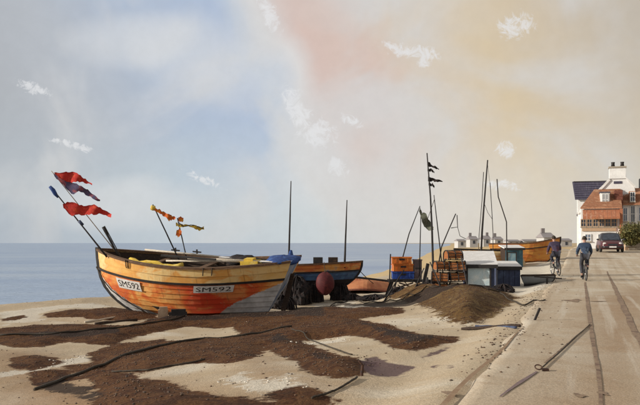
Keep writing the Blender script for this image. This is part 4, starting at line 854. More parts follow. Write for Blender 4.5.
q = MB(); c = ground(543, 284); q.bar((c.x - .4, c.y - .2, c.z + .3), (c.x + .7, c.y - .1, c.z + .22), .05, .05); q.bar((c.x + .1, c.y - .15, c.z - .05), (c.x + .12, c.y - .15, c.z + .3), .06, .06); single(q, 'handspike', 'tar', 'dark spar propped beside the grey dinghy', 'spar')

# --- far orange boat on the bank, with masts
paint_mat('rust_hull', [(.3, (.52, .20, .04)), (.45, (.58, .27, .06)), (.55, (.46, .14, .03)), (.7, (.60, .34, .12))], (.20, .07, .03))
H4 = Hull(4.6, 1.8, lambda t: 1.3 + .45 * (1 - min(t / .55, 1)) ** 1.7, ff=1.0, rk=.5, tw=.6)
Yb = 46; xb_ = (524 - HX) / F * Yb; zb_ = gz(xb_, Yb) - .05
fb = make_boat('fishing_boat', 'far rust orange boat with its high bow toward the cyclists', (xb_, Yb, zb_), (R(4), 0, R(180 - 14)), H4, 'rust_hull', 'rust_hull', wale_v=.74, nlow=5, ntop=2, vb=lambda t: .12, seg=16)
paint_mat('ochre_hull', [(.3, (.52, .33, .12)), (.45, (.56, .40, .19)), (.55, (.50, .25, .08)), (.7, (.55, .44, .26))], (.3, .2, .1))
H6 = Hull(5.4, 1.9, lambda t: .95 + .2 * (1 - t) ** 2, ff=.7, rk=.3, tw=.6)
xo = (484 - HX) / F * 44; make_boat('fishing_boat', 'long low ochre hull turned bottom up behind the pots and the white roofed hut', (xo, 44, gz(xo, 44) + 1.1), (R(180), R(2), R(10)), H6, 'ochre_hull', 'ochre_hull', nlow=5, ntop=2, seg=14, wale=False, trans='old_wood', thwarts=(.4, .7), deckdrop=.4)
m2 = gpole('boat_mast', 'tall dark double mast with stays behind the white roofed hut', 'mast', [(487.6, 160), (486, 180), (484, 205), (482, 232), (480, 262)], 36, .06, .03)
q = MB(); q.tube([at(483.5, 172, 36), at(482, 200, 36), at(479, 236, 36), Vector((at(478, 250, 36).x, 36, gz(at(478, 250, 36).x, 36)))], .02, 5); q.build('shroud', 'tar', m2); q = MB(); q.tube([at(484.1, 203, 36), at(488, 213, 36), at(492.2, 219, 36.15)], .012, 5); q.build('gaff', 'tar', m2)
q = MB(); q.tube([at(490, 182.6, 36.2), at(491.5, 205, 36.2), at(493, 233, 36.2), Vector((at(494, 250, 36).x, 36.2, gz(at(494, 250, 36).x, 36.2)))], .02, 5); q.build('shroud', 'tar', m2)
q = MB(); q.tube([at(487.4, 162, 36), at(489, 176, 36.1), at(490, 183, 36.2)], .008, 5); q.build('stay', 'tar', m2)
gp = gpole('boat_mast', 'bent dark mast to the right of the tall double mast', 'mast', [(497, 179), (498.3, 197), (502, 208), (506.5, 222), (507, 262)], 38, .03, .03)

# ------------------------------------------------------------------ people on bicycles
def skin_mesh(name, m, parent, nodes, edges, sub=2):
    inv = Matrix.Identity(4); me = bpy.data.meshes.new(name); keys = list(nodes); me.from_pydata([nodes[k][0] for k in keys], [(keys.index(a), keys.index(b)) for a, b in edges], [])
    o_ = bpy.data.objects.new(name, me); COL.objects.link(o_); me.materials.append(MAT[m])
    o_.modifiers.new('Skin', 'SKIN'); sk_ = me.skin_vertices[0].data if me.skin_vertices else None
    if sk_ is None:
        import bmesh
        bm = bmesh.new(); bm.from_mesh(me); lay = bm.verts.layers.skin.verify(); bm.to_mesh(me); bm.free(); sk_ = me.skin_vertices[0].data
    for i, k in enumerate(keys): r = nodes[k][1]; sk_[i].radius = (r, r) if not isinstance(r, tuple) else r; sk_[i].use_root = (i == 0)
    s_ = o_.modifiers.new('Sub', 'SUBSURF'); s_.levels = sub; s_.render_levels = sub
    o_.modifiers['Skin'].use_smooth_shade = True
    if parent: o_.parent = parent
    return o_
def cyclist(px, py, lab_p, lab_b, jacket, trousers, yaw, lean=0., phase=1, cap='hair'):
    g0 = ground(px, py); loc = (g0.x, g0.y, road_z(g0.x, g0.y)); rot = (0, R(lean), yaw)
    bk = thing('bicycle', lab_b, 'bicycle', loc, rot, 'bicycles on the road'); B = lambda mb, nm, m, par, **k: mb.build(nm, m, par, local=True, **k)
    for y in (-.5, .55):
        q = MB(); q.torus((0, y, .345), (1, 0, 0), .325, .022, 28, 8); wh = B(q, 'wheel', 'rubber', bk, smooth=True)
        q = MB(); q.torus((0, y, .345), (1, 0, 0), .297, .012, 28, 6); B(q, 'rim', 'chrome', wh, smooth=True)
        q = MB(); q.tube([(-.05, y, .345), (.05, y, .345)], .025, 8)
        for k in range(14): a = k * math.pi / 7; q.tube([(.02 * (-1) ** k, y, .345), (0, y + .29 * math.cos(a), .345 + .29 * math.sin(a))], .003, 3)
        B(q, 'spokes', 'chrome', wh)
    q = MB(); bb = (0, -.05, .29); stp = (0, -.2, .84); hd = (0, .36, .86); hdl = (0, .42, .62)
    for a, c in ((bb, stp), (bb, hdl), (stp, hd), (hd, hdl)): q.tube([a, c], .017, 7)
    for s_ in (-1, 1): q.tube([(.01 * s_, -.06, .29), (.05 * s_, -.5, .345)], .011, 6); q.tube([(.01 * s_, -.2, .82), (.05 * s_, -.5, .345)], .009, 6); q.tube([(.03 * s_, .43, .62), (.045 * s_, .55, .345)], .012, 6)
    B(q, 'frame', 'bike_metal', bk, smooth=True)
    q = MB(); q.tube([stp, (0, -.22, .93)], .013, 6); q.blob((0, -.24, .955), (.09, .13, .035), 12, 7, .0); B(q, 'saddle', 'rubber', bk, smooth=True)
    q = MB(); q.tube([hd, (0, .34, .97)], .014, 6); q.tube([(-.27, .27, .99), (-.2, .34, 1.0), (0, .36, .99), (.2, .34, 1.0), (.27, .27, .99)], .013, 6); B(q, 'handlebar', 'bike_metal', bk, smooth=True)
    q = MB(); q.torus((.05, -.05, .29), (1, 0, 0), .085, .008, 18, 5); lo = -1 if phase > 0 else 1
    fp = {s_: Vector((.11 * s_, -.05 + .04 * (1 if s_ == lo else -1), .29 + (-.17 if s_ == lo else .17))) for s_ in (-1, 1)}
    for s_ in (-1, 1): q.tube([(.05 * s_, -.05, .29), (.06 * s_, fp[s_].y, fp[s_].z)], .012, 5); q.box((.11 * s_, fp[s_].y, fp[s_].z), (.09, .08, .025))
    B(q, 'crank', 'bike_metal', bk)
    q = MB(); q.b2(-.03, .03, -.62, -.58, .62, .68); q.tube([(0, -.5, .6), (0, -.58, .65)], .01, 5); B(q, 'rear_reflector', 'buoy_red', bk)
    pr = thing('person', lab_p, 'person', loc, rot, 'people riding bicycles')
    ank = {s_: fp[s_] + Vector((-.005 * s_, -.05, .1)) for s_ in (-1, 1)}; hip = {s_: Vector((.1 * s_, -.22, 1.02)) for s_ in (-1, 1)}; knee = {}
    for s_ in (-1, 1):
        a, c = hip[s_], ank[s_]; m_ = (a + c) / 2; d = (c - a).length; h_ = math.sqrt(max(.0, .44 ** 2 - (d / 2) ** 2)); n_ = Vector((0, -(c - a).z, (c - a).y)).normalized(); n_ = n_ if n_.y > 0 else -n_
        knee[s_] = m_ + n_ * h_ + Vector((.03 * s_, 0, 0))
    nd = {'pel': (Vector((0, -.22, 1.05)), .13), 'waist': (Vector((0, -.17, 1.2)), .125), 'chest': (Vector((0, -.06, 1.4)), .145), 'neck0': (Vector((0, .0, 1.53)), .07), 'neck': (Vector((0, .035, 1.6)), .052), 'head': (Vector((0, .06, 1.70)), .095), 'crown': (Vector((0, .05, 1.785)), .075)}
    ed = [('pel', 'waist'), ('waist', 'chest'), ('chest', 'neck0'), ('neck0', 'neck'), ('neck', 'head'), ('head', 'crown')]
    for s_, S in ((-1, 'L'), (1, 'R')):
        nd[S + 'sh'] = (Vector((.185 * s_, -.03, 1.46)), .07); nd[S + 'el'] = (Vector((.27 * s_, .08, 1.2)), .048); nd[S + 'wr'] = (Vector((.265 * s_, .25, 1.05)), .032); nd[S + 'pa'] = (Vector((.262 * s_, .29, 1.03)), .034)
        ed += [('chest', S + 'sh'), (S + 'sh', S + 'el'), (S + 'el', S + 'wr'), (S + 'wr', S + 'pa')]
        nd[S + 'hip'] = (hip[s_], .1); nd[S + 'kn'] = (knee[s_], .06); nd[S + 'an'] = (ank[s_], .04); nd[S + 'to'] = (ank[s_] + Vector((0, .15, -.06)), .035)
        ed += [('pel', S + 'hip'), (S + 'hip', S + 'kn'), (S + 'kn', S + 'an'), (S + 'an', S + 'to')]
        for k in range(4):
            b_ = Vector(((.262 + (k - 1.5) * .02) * s_, .31, 1.025)); ln = (.9, 1, .95, .8)[k]; nd[S + f'f{k}a'] = (b_, .0095); nd[S + f'f{k}b'] = (b_ + Vector((0, .035 * ln, -.012)), .009); nd[S + f'f{k}c'] = (b_ + Vector((0, .03 * ln, -.05)), .008)
            ed += [(S + 'pa', S + f'f{k}a'), (S + f'f{k}a', S + f'f{k}b'), (S + f'f{k}b', S + f'f{k}c')]
        nd[S + 'ta'] = (Vector((.232 * s_, .28, 1.01)), .011); nd[S + 'tb'] = (Vector((.225 * s_, .3, .98)), .0095); ed += [(S + 'pa', S + 'ta'), (S + 'ta', S + 'tb')]
    body = skin_mesh('body', 'skin', pr, nd, ed, 1)
    jk = {k: (nd[k][0], nd[k][1] + .022) for k in ('waist', 'chest', 'neck0', 'Lsh', 'Rsh', 'Lel', 'Rel', 'Lwr', 'Rwr')}; jk['hem'] = (Vector((0, -.23, 1.03)), .165)
    for S in 'LR': jk[S + 'wr'] = (nd[S + 'el'][0].lerp(nd[S + 'wr'][0], .92), .05)
    jk = {k: jk[k] for k in ('waist', 'chest', 'neck0', 'hem', 'Lsh', 'Rsh', 'Lel', 'Rel', 'Lwr', 'Rwr')}
    skin_mesh('jacket', jacket, pr, jk, [('hem', 'waist'), ('waist', 'chest'), ('chest', 'neck0')] + [e for S in 'LR' for e in (('chest', S + 'sh'), (S + 'sh', S + 'el'), (S + 'el', S + 'wr'))], 2)
    tr_ = {'pel': (nd['pel'][0], .15)}; e_ = []
    for S in 'LR':
        tr_[S + 'hip'] = (nd[S + 'hip'][0], .115); tr_[S + 'kn'] = (nd[S + 'kn'][0], .076); tr_[S + 'an'] = (nd[S + 'kn'][0].lerp(nd[S + 'an'][0], .9), .06); e_ += [('pel', S + 'hip'), (S + 'hip', S + 'kn'), (S + 'kn', S + 'an')]
    skin_mesh('trousers', trousers, pr, tr_, e_, 2)
    for s_, S in ((-1, 'L'), (1, 'R')):
        a = nd[S + 'an'][0]; skin_mesh('shoe', 'shoe', pr, {'a': (a + Vector((0, -.02, -.02)), .05), 'b': (a + Vector((0, .06, -.055)), .048), 'c': (a + Vector((0, .16, -.065)), .04)}, [('a', 'b'), ('b', 'c')], 2)
    q = MB(); q.blob((0, .042, 1.735), (.092, .105, .105), 16, 12, .03, -.045); B(q, 'hair', cap, pr, smooth=True)
    for s_ in (-1, 1):
        q = MB(); q.blob((.098 * s_, .055, 1.70), (.014, .028, .035), 8, 6, 0); B(q, 'ear', 'skin', pr, smooth=True); q = MB(); q.blob((.034 * s_, .152, 1.715), (.013, .008, .009), 8, 6, 0); B(q, 'eye', 'hair', pr, smooth=True)
    q = MB(); q.blob((0, .165, 1.69), (.015, .022, .025), 8, 6, 0); B(q, 'nose', 'skin', pr, smooth=True); q = MB(); q.blob((0, .15, 1.655), (.026, .008, .007), 8, 6, 0); B(q, 'mouth', 'buoy_red', pr, smooth=True)
cyclist(584.5, 281, 'person in a blue jacket riding a bicycle away along the road, right of the two', 'bicycle under the rider in the blue jacket', 'jacket_blue', 'trousers_grey', R(-14), 0, 1)
cyclist(556, 276, 'person in a purple jacket riding a bicycle away along the road, left of the two', 'bicycle under the rider in the purple jacket', 'jacket_purple', 'trousers_dark', R(-4), -3, -1)

# ------------------------------------------------------------------ car
def car(px, py, Y, lab, yaw):
    c = at(px, py, Y); loc = (c.x, Y, road_z(c.x, Y)); o_ = thing('parked_car', lab, 'car', loc, (0, 0, yaw)); B = lambda mb, nm, m, **k: mb.build(nm, m, o_, local=True, **k)
    # front faces -y. stations: y, half width, z bottom, z top
    st = [(-1.95, .62, .38, .62), (-1.85, .78, .3, .74), (-1.5, .86, .24, .86), (-.9, .89, .22, .95), (0, .9, .22, .98), (1.0, .89, .22, 1.0), (1.6, .84, .26, 1.0), (1.85, .76, .34, .92)]
    def loft(st, prof):
        q = MB(); vs = []; k = None
        for y, w, z0, z1 in st:
            r = [(a * w, z0 + (z1 - z0) * b_) for a, b_ in prof]; k = len(r); vs += [(x, y, z) for x, z in r]
        fs = [(i * k + j, i * k + (j + 1) % k, (i + 1) * k + (j + 1) % k, (i + 1) * k + j) for i in range(len(st) - 1) for j in range(k)] + [tuple(reversed(range(k))), tuple((len(st) - 1) * k + j for j in range(k))]
        q.add(vs, fs); return q
    body = [(-.86, 0), (-.98, .18), (-1, .5), (-.97, .8), (-.88, .96), (-.6, 1), (0, 1.03), (.6, 1), (.88, .96), (.97, .8), (1, .5), (.98, .18), (.86, 0)]
    B(loft(st, body), 'body', 'car_red', smooth=True)
    cab = [(-1, 0), (-.95, .45), (-.86, .85), (-.72, .98), (0, 1.04), (.72, .98), (.86, .85), (.95, .45), (1, 0)]
    B(loft([(-1.0, .8, .9, .96), (-.45, .8, .92, 1.5), (.1, .79, .92, 1.58), (.9, .77, .92, 1.55), (1.45, .72, .92, 1.36), (1.75, .7, .92, .98)], cab), 'cabin', 'car_dark', smooth=True)
    q = MB(); q.add([(-.62, -.99, 1.0), (.62, -.99, 1.0), (.56, -.52, 1.46), (-.56, -.52, 1.46), (-.62, -.96, 1.0), (.62, -.96, 1.0), (.56, -.49, 1.46), (-.56, -.49, 1.46)], [(0, 1, 2, 3), (7, 6, 5, 4), (0, 4, 5, 1), (2, 6, 7, 3), (1, 5, 6, 2), (3, 7, 4, 0)]); B(q, 'windscreen', 'glass_dark')
    for s_ in (-1, 1):
        q = MB(); q.blob((.58 * s_, -1.83, .68), (.15, .08, .1), 12, 8, 0); B(q, 'headlight', 'lamp_glass', smooth=True)
        q = MB(); q.blob((.98 * s_, -.75, 1.02), (.1, .06, .07), 10, 7, 0); B(q, 'wing_mirror', 'car_dark', smooth=True)
        for y in (-1.2, 1.2):
            q = MB(); q.torus((.8 * s_, y, .31), (1, 0, 0), .22, .1, 22, 8); wh = B(q, 'wheel', 'rubber', smooth=True); q = MB(); q.tube([(.74 * s_, y, .31), (.87 * s_, y, .31)], .18, 14); q.build('hubcap', 'chrome', wh, local=True)
    q = MB(); q.b2(-.34, .34, -1.99, -1.9, .56, .68); B(q, 'grille', 'car_dark'); q = MB(); q.tube([(-.8, -1.86, .42), (-.5, -2.0, .42), (.5, -2.0, .42), (.8, -1.86, .42)], .07, 8); B(q, 'bumper', 'car_dark', smooth=True)
    q = MB(); q.b2(-.26, .26, -2.085, -2.072, .37, .48); B(q, 'number_plate', 'white_paint')
    q = MB(); q.blob((-.3, -.35, 1.22), (.11, .1, .14), 10, 8, 0)
    return o_
car(609.5, 252, 56, 'dark topped red car parked on the road before the white house', R(-16))

# ------------------------------------------------------------------ houses
def S_(Y): return Y / F
HXY = None
def hx(px, Y): return (px - HX) * (HXY or Y) / F
HA = R(-20)
def turn(root, piv):
    d = Matrix.Rotation(HA, 3, 'Z') @ (Vector(root.location) - piv); root.location = piv + d; root.rotation_euler.z = HA
def hz(py, Y): return CAMZ + (HY - py) * Y / F
def win(par, px0, px1, py0, py1, Y, m='glass_dark', fr='render_white', bars=1):
    q = MB(); x0, x1, z0, z1 = hx(px0, Y), hx(px1, Y), hz(py1, Y), hz(py0, Y); q.b2(x0, x1, Y - .05, Y - .01, z0, z1); w_ = q.build('window', m, par); t_ = .07
    q = MB(); q.b2(x0 - t_, x0, Y - .1, Y - .005, z0 - t_, z1 + t_); q.b2(x1, x1 + t_, Y - .1, Y - .005, z0 - t_, z1 + t_); q.b2(x0 + .001, x1 - .001, Y - .1, Y - .005, z1, z1 + t_); q.b2(x0 + .001, x1 - .001, Y - .1, Y - .005, z0 - t_, z0)
    for i in range(bars): xm = lerp(x0, x1, (i + 1) / (bars + 1)); q.b2(xm - .025, xm + .025, Y - .08, Y - .052, z0 + .001, z1 - .001)
    q.b2(x0 + .002, x1 - .002, Y - .075, Y - .051, (z0 + z1) / 2 - .025, (z0 + z1) / 2 + .025); q.build('frame', fr, w_)
    q = MB(); q.b2(x0 - .12, x1 + .12, Y - .18, Y - .004, z0 - t_ - .1, z0 - t_ - .002); q.build('sill', 'stone', w_)
Y0 = 82; gb = .5; HXY = 82; PIV = Vector((hx(605, Y0), Y0, gb))
wh = thing('white_house', 'white rendered house with stepped gable, chimney and orange roofed front with awning', 'house', (hx(605, Y0), Y0, gb))
q = MB(); q.prism([(hx(a, Y0), hz(b_, Y0)) for a, b_ in [(579.5, 256), (579.5, 212), (584, 206), (595, 193), (606, 182), (609, 178), (609, 172), (624, 172), (624.5, 179), (630, 184), (632, 187), (632, 256)]], Y0, Y0 + .45); q.build('gable_wall', 'render_white', wh)
q = MB(); q.prism([(hx(a, Y0), hz(b_, Y0)) for a, b_ in [(581, 256), (581, 214), (597, 195), (612, 182), (630, 189), (630, 256)]], Y0 + .46, Y0 + 9); q.build('wall', 'render_white', wh)
for P_ in ([(580, 213.5), (612, 180.5), (612, 179), (579, 212.2)], [(612.1, 180.5), (632, 189), (632.5, 187.6), (612.1, 179)]): q = MB(); q.prism([(hx(a, Y0), hz(b_, Y0)) for a, b_ in P_], Y0 + .5, Y0 + 9.3); q.build('roof', 'slate', wh)
for P_ in ([(578.5, 213.5), (580.5, 213.5), (610, 180.5), (608.5, 178.6)], [(624, 177.6), (624, 179.6), (632.6, 188.8), (632.9, 186.6)]): q = MB(); q.prism([(hx(a, Y0), hz(b_, Y0)) for a, b_ in P_], Y0 - .15, Y0 + .6); q.build('coping', 'white_paint', wh)
q = MB(); q.b2(hx(609, Y0), hx(624, Y0), Y0 - .12, Y0 + 1.1, hz(179, Y0), hz(168.5, Y0)); ch = q.build('chimney', 'render_white', wh)
q = MB(); q.b2(hx(608.3, Y0), hx(624.7, Y0), Y0 - .2, Y0 + 1.2, hz(168.4, Y0), hz(166.8, Y0)); q.build('cap', 'stone', ch)
for px in (612.5, 621): q = MB(); c = Vector((hx(px, Y0), Y0 + .4, hz(166.8, Y0))); q.tube([c, c + Vector((0, 0, .35)), c + Vector((0, 0, .55))], [.24, .19, .23], 10); q.build('chimney_pot', 'tar', ch, smooth=True)
q = MB(); q.b2(hx(613, Y0), hx(620.5, Y0), Y0 - .06, Y0 - .002, hz(184, Y0), hz(181.6, Y0)); q.build('plaque', 'slate', wh)
# lower front block with mansard roof, dormers, awning and shop windows
Y2 = 77.5
q = MB(); q.b2(hx(582, Y2), hx(618, Y2), Y2, Y0 - .002, gb, hz(208, Y2)); q.build('front_wall', 'render_white', wh)
q = MB(); a0, a1, c0, c1 = hx(581.5, Y2), hx(618, Y2), hx(595, Y0), hx(619, Y0); zf, zb = hz(208.5, Y2), hz(190.5, Y0)
g_ = [[Vector((lerp(lerp(a0, a1, i / 8), lerp(c0, c1, i / 8), j / 4), lerp(Y2 - .3, Y0 - .05, j / 4), lerp(zf, zb, j / 4))) for j in range(5)] for i in range(9)]; q.sheet(g_, .16, (0, 0, 1)); rf = q.build('front_roof', 'roof_orange', wh)
n_t = 13
for i in range(n_t):          # raised tile courses
    f = (i + .5) / n_t; xl, xr = lerp(a0, c0, f), lerp(a1, c1, f); q = MB(); q.box(((xl + xr) / 2, lerp(Y2 - .3, Y0 - .05, f), lerp(zf, zb, f) + .19), (xr - xl - .05, .16, .05)); q.build('tile_course', 'roof_orange', rf)
def dormer(px0, px1, py0, py1, Y, m, cheek='render_white'):
    q = MB(); q.b2(hx(px0, Y), hx(px1, Y), Y, Y + 2.2, hz(py1, Y), hz(py0, Y)); d_ = q.build('dormer', cheek, wh); q = MB(); q.b2(hx(px0 - .6, Y), hx(px1 + .6, Y), Y - .15, Y + 2.3, hz(py0, Y) + .002, hz(py0 - .9, Y)); q.build('dormer_roof', 'slate', d_)
    return d_
dormer(599.5, 608, 192.5, 207, 78.6, 'x'); win(wh, 601.6, 603.4, 194, 205, 78.6); win(wh, 604.4, 606.2, 194, 205, 78.6)
q = MB(); q.b2(hx(612.5, 79), hx(619.5, 79), 79, 81, hz(230, 79), hz(190, 79)); q.build('brick_pier', 'brick_brown', wh)
for i in range(12): q = MB(); zz = lerp(hz(190, 79), hz(230, 79), (i + .5) / 12); q.b2(hx(616.2, 77.4), hx(618.2, 77.4), 77.2, 77.46, zz - .3, zz + .3) if False else q.b2(hx(612.4, 79), hx(619.6, 79), 78.96, 78.999, zz - .17, zz + .1); q.build('brick_course', 'brick_brown', wh)
q = MB(); q.b2(hx(616, 77), hx(618.5, 77), 77.0, 77.49, gb + 1.9, hz(208.7, 77)); q.build('brick_pillar', 'awning_orange', wh)
xa, xb2 = hx(583.5, Y2), hx(616, Y2); n_s = 9
for i in range(n_s):          # awning strips
    x0, x1 = lerp(xa, xb2, i / n_s), lerp(xa, xb2, (i + 1) / n_s) - .02; q = MB(); q.sheet([[Vector((x, lerp(Y2 - .05, Y2 - 1.3, j / 4), lerp(hz(209.5, Y2), hz(217.5, Y2), j / 4) - .06 * math.sin(math.pi * j / 4))) for j in range(5)] for x in (x0, x1)], .03, (0, 0, 1)); q.b2(x0, x1, Y2 - 1.33, Y2 - 1.301, hz(219.2, Y2), hz(217.3, Y2)); q.build('awning_strip', 'awning_orange', wh)
for i in range(6): x0 = lerp(581.5, 614, i / 6); win(wh, x0 + .8, x0 + 4.6, 219.3, 226, Y2, fr='tan', bars=1)
q = MB(); q.b2(hx(583, Y2), hx(613, Y2), Y2 - .12, Y2 - .003, hz(231, Y2), hz(227, Y2)); q.build('fascia_board', 'tan', wh)
for px in (586, 597.5): win(wh, px, px + 4.5, 234.5, 240.5, Y2, 'glass_blue')
q = MB(); q.b2(hx(606, Y2), hx(611, Y2), Y2 - .08, Y2 - .004, gb, hz(233.5, Y2)); d_ = q.build('door', 'navy_paint', wh); q = MB(); q.blob((hx(610.2, Y2), Y2 - .13, gb + 1.4), (.05, .05, .05), 8, 6, 0); q.build('handle', 'chrome', d_)
turn(wh, PIV)
# right wing
Y3 = 80
rw = thing('white_house', 'white wing with orange roof and tall windows behind the hedge at the right edge', 'house', (hx(635, Y3), Y3, gb))
q = MB(); q.b2(hx(619.8, Y3), hx(662, Y3), Y3, Y0 - .01, gb, hz(205, Y3)); q.b2(hx(633, Y0), hx(664, Y0), Y0, Y0 + 8, gb, hz(204, Y0)); q.build('wall', 'render_white', rw)
q = MB(); g_ = [[Vector((hx(lerp(619.8, 664, i / 8), Y3), lerp(Y3 - .35, Y0 + 1, j / 4), lerp(hz(205.5, Y3), hz(189.5, Y0), j / 4))) for j in range(5)] for i in range(9)]
g_ = [[Vector((max(p.x, hx(633, Y0) if p.y > Y0 - .1 else p.x), p.y, p.z)) for p in row] for row in g_]; q.sheet(g_, .15, (0, 0, 1)); rf2 = q.build('roof', 'roof_orange', rw)
for i in range(9): f = (i + .5) / 9 * .62; q = MB(); q.box((hx(641.8, Y3), lerp(Y3 - .35, Y0 + 1, f), lerp(hz(205.5, Y3), hz(189.5, Y0), f) + .17), (hx(664, Y3) - hx(620, Y3), .14, .05)); q.build('tile_course', 'roof_orange', rf2)
q = MB(); q.b2(hx(626, 79.6), hx(631.2, 79.6), 79.8, 81.2, hz(203, 79.6), hz(191.5, 79.6)); q.build('dormer', 'roof_orange', rw); win(rw, 627, 630.4, 193, 201.5, 79.8, bars=1)
win(rw, 620.8, 623.8, 208.5, 221, Y3, 'glass_blue'); win(rw, 627.6, 630.6, 206.5, 222, Y3, 'glass_dark'); win(rw, 634.5, 639, 208, 221, Y3, 'glass_blue'); win(rw, 645, 650, 208, 221, Y3, 'glass_blue')
q = MB(); q.b2(hx(637.5, Y0), hx(645, Y0), Y0 + 1.5, Y0 + 2.6, hz(200, Y0), hz(178.5, Y0)); c_ = q.build('chimney', 'car_dark', rw)
q = MB(); q.tube([(hx(641, Y0), Y0 + 2, hz(178.5, Y0)), (hx(641, Y0), Y0 + 2, hz(175, Y0))], .2, 8); q.build('chimney_pot', 'tar', c_)
turn(rw, PIV)
# slate house behind
Y4 = 95; HXY = 95; PIV4 = Vector((hx(590, Y4), Y4, gb))
sh_ = thing('slate_house', 'house with a steep purple slate roof, behind and left of the white gable', 'house', (hx(590, Y4), Y4, gb))
q = MB(); q.b2(hx(578.3, Y4), hx(606, Y4), Y4 + .4, Y4 + 7, gb, hz(197, Y4)); q.build('wall', 'render_white', sh_)
q = MB(); g_ = [[Vector((hx(lerp(576, 608, i / 10), Y4) - .35 * (1 - i / 10) * (j / 4), lerp(Y4, Y4 + 2.2, j / 4), lerp(hz(199.5, Y4), hz(181.2, Y4), j / 4))) for j in range(5)] for i in range(11)]; q.sheet(g_, .2, (0, 0, 1)); rf3 = q.build('roof', 'slate', sh_)
for i in range(8): f = (i + .5) / 8; q = MB(); q.box((hx(592, Y4) - .2 * f, lerp(Y4, Y4 + 2.2, f) - .06, lerp(hz(199.5, Y4), hz(181.2, Y4), f) + .2), (hx(608, Y4) - hx(576.4, Y4), .12, .06)); q.build('slate_course', 'slate', rf3)
q = MB(); q.prism([(hx(574.6, Y4), hz(181, Y4)), (hx(608, Y4), hz(181, Y4)), (hx(608, Y4), hz(180, Y4)), (hx(574.6, Y4), hz(179.6, Y4))], Y4 + 2.0, Y4 + 2.6); q.build('ridge', 'tar', rf3)
turn(sh_, PIV4); HXY = None
# low stone wall and shrub
Y5 = 62
lw = thing('garden_wall', 'low pale stone garden wall under the green shrub at the right edge', 'wall', (hx(634, Y5), Y5, .7))
for r_ in range(4):
    for k in range(8):
        x0 = hx(624.5, Y5) + k * .62 + (.31 if r_ % 2 else 0); z0 = .72 + r_ * .26 + 0; q = MB(); q.box((x0 + .3, Y5 + random.uniform(-.03, .03), z0 + .125), (.59, .4, .235)); q.build('stone', 'stone', lw)
q = MB(); q.b2(hx(624.5, Y5), hx(624.5, Y5) + 5.2, Y5 - .13, Y5 + .13, .6, 1.72); q.build('mortar', 'tan', lw)
lm = bpy.data.materials.new('leaf'); lm.use_nodes = True; t = lm.node_tree; b = t.nodes['Principled BSDF']; g = t.nodes.new('ShaderNodeNewGeometry'); n = noise(t, g.outputs['Position'], 2.2, 4, .6); r = t.nodes.new('ShaderNodeValToRGB'); t.links.new(n.outputs[0], r.inputs[0]); ramp(r, [(.3, (.05, .06, .015)), (.5, (.11, .10, .025)), (.65, (.16, .12, .03)), (.75, (.07, .05, .02))]); t.links.new(r.outputs[0], b.inputs['Base Color']); b.inputs['Roughness'].default_value = .7; MAT['leaf'] = lm
def shrub(c, d, lab, n=3200, leaf=.11):
    o_ = thing('shrub', lab, 'shrub', c, group='garden shrubs'); rng = np.random.default_rng(int(abs(c[0]) * 10)); q = MB()
    cl = [Vector((rng.uniform(-.75, .75) * d[0], rng.uniform(-.7, .7) * d[1], d[2] * rng.uniform(.25, .85))) for _ in range(16)]
    for i in range(n):
        k = cl[rng.integers(16)]; p = k + Vector(rng.normal(0, 1, 3)).normalized() * (rng.random() ** .4) * .45 * d[2] * rng.uniform(.6, 1.0); p.z = max(p.z, .05); p += Vector(c)
        x = Vector(rng.normal(0, 1, 3)).normalized(); y = x.cross(Vector(rng.normal(0, 1, 3))).normalized(); s_ = leaf * rng.uniform(.6, 1.3); q.add([p - x * s_, p - y * s_ * .5, p + x * s_, p + y * s_ * .5], [(0, 1, 2, 3)])
    q.build('foliage', 'leaf', o_); q = MB()
    for k in cl[:8]: q.tube([Vector(c) - Vector((0, 0, .1)), Vector(c) + k * .5, Vector(c) + k], [.06, .035, .012], 5)
    q.build('stem', 'bark', o_)
shrub((hx(632, 61), 61.0 + .2, gz(hx(632, 61), 61) + .5), (.75, .5, 1.85), 'rounded olive green shrub before the white wing, left of the two')
shrub((hx(641, 62), 62.8, gz(hx(641, 62), 62) + .4), (.9, .6, 1.9), 'olive green shrub cut by the right edge of the picture', 2600)

# ------------------------------------------------------------------ far skyline along the coast
def cottage(px0, px1, py0, Y, lab, chim=None, group='far cottages along the coast'):
    zb = max(gz(hx((px0 + px1) / 2, Y), Y) - .5, -1.) ; zb = min(zb, hz(243, Y)); o_ = thing('cottage', lab, 'cottage', (hx((px0 + px1) / 2, Y), Y, zb), group=group); x0, x1 = hx(px0, Y), hx(px1, Y); zt = hz(py0, Y); ze = lerp(zt, hz(243, Y), .48)
    q = MB(); q.b2(x0, x1, Y, Y + 7, zb, ze); w_ = q.build('wall', 'far_wall', o_); q = MB(); q.add([(x0 - .3, Y - .3, ze), (x1 + .3, Y - .3, ze), (x1 + .3, Y + 7.3, ze), (x0 - .3, Y + 7.3, ze), (x0, Y + 3.5, zt), (x1, Y + 3.5, zt)], [(0, 1, 5, 4), (2, 3, 4, 5), (1, 2, 5), (3, 0, 4), (3, 2, 1, 0)]); r_ = q.build('roof', 'far_roof', o_)
    n = max(1, int((x1 - x0) / 2.4))
    for i in range(n): xm = lerp(x0, x1, (i + .5) / n); q = MB(); q.b2(xm - .45, xm + .45, Y - .06, Y - .005, ze - 1.7, ze - .5); q.build('window', 'glass_dark', o_)
    if chim: q = MB(); q.b2(hx(chim, Y) - .5, hx(chim, Y) + .5, Y + 3, Y + 4, zt - .6, zt + 1.3); q.build('chimney', 'far_roof', r_)
YF = 260
cottage(458, 466, 239, YF, 'leftmost tiny far cottage on the coast skyline'); cottage(470, 478, 236, YF + 10, 'tiny far cottage left of the double mast foot', 472); cottage(483.5, 491, 235.5, YF + 20, 'tiny far cottage just right of the double mast foot', 489); cottage(495, 503, 236.5, YF, 'tiny far cottage between the double mast and the bent mast', 497)
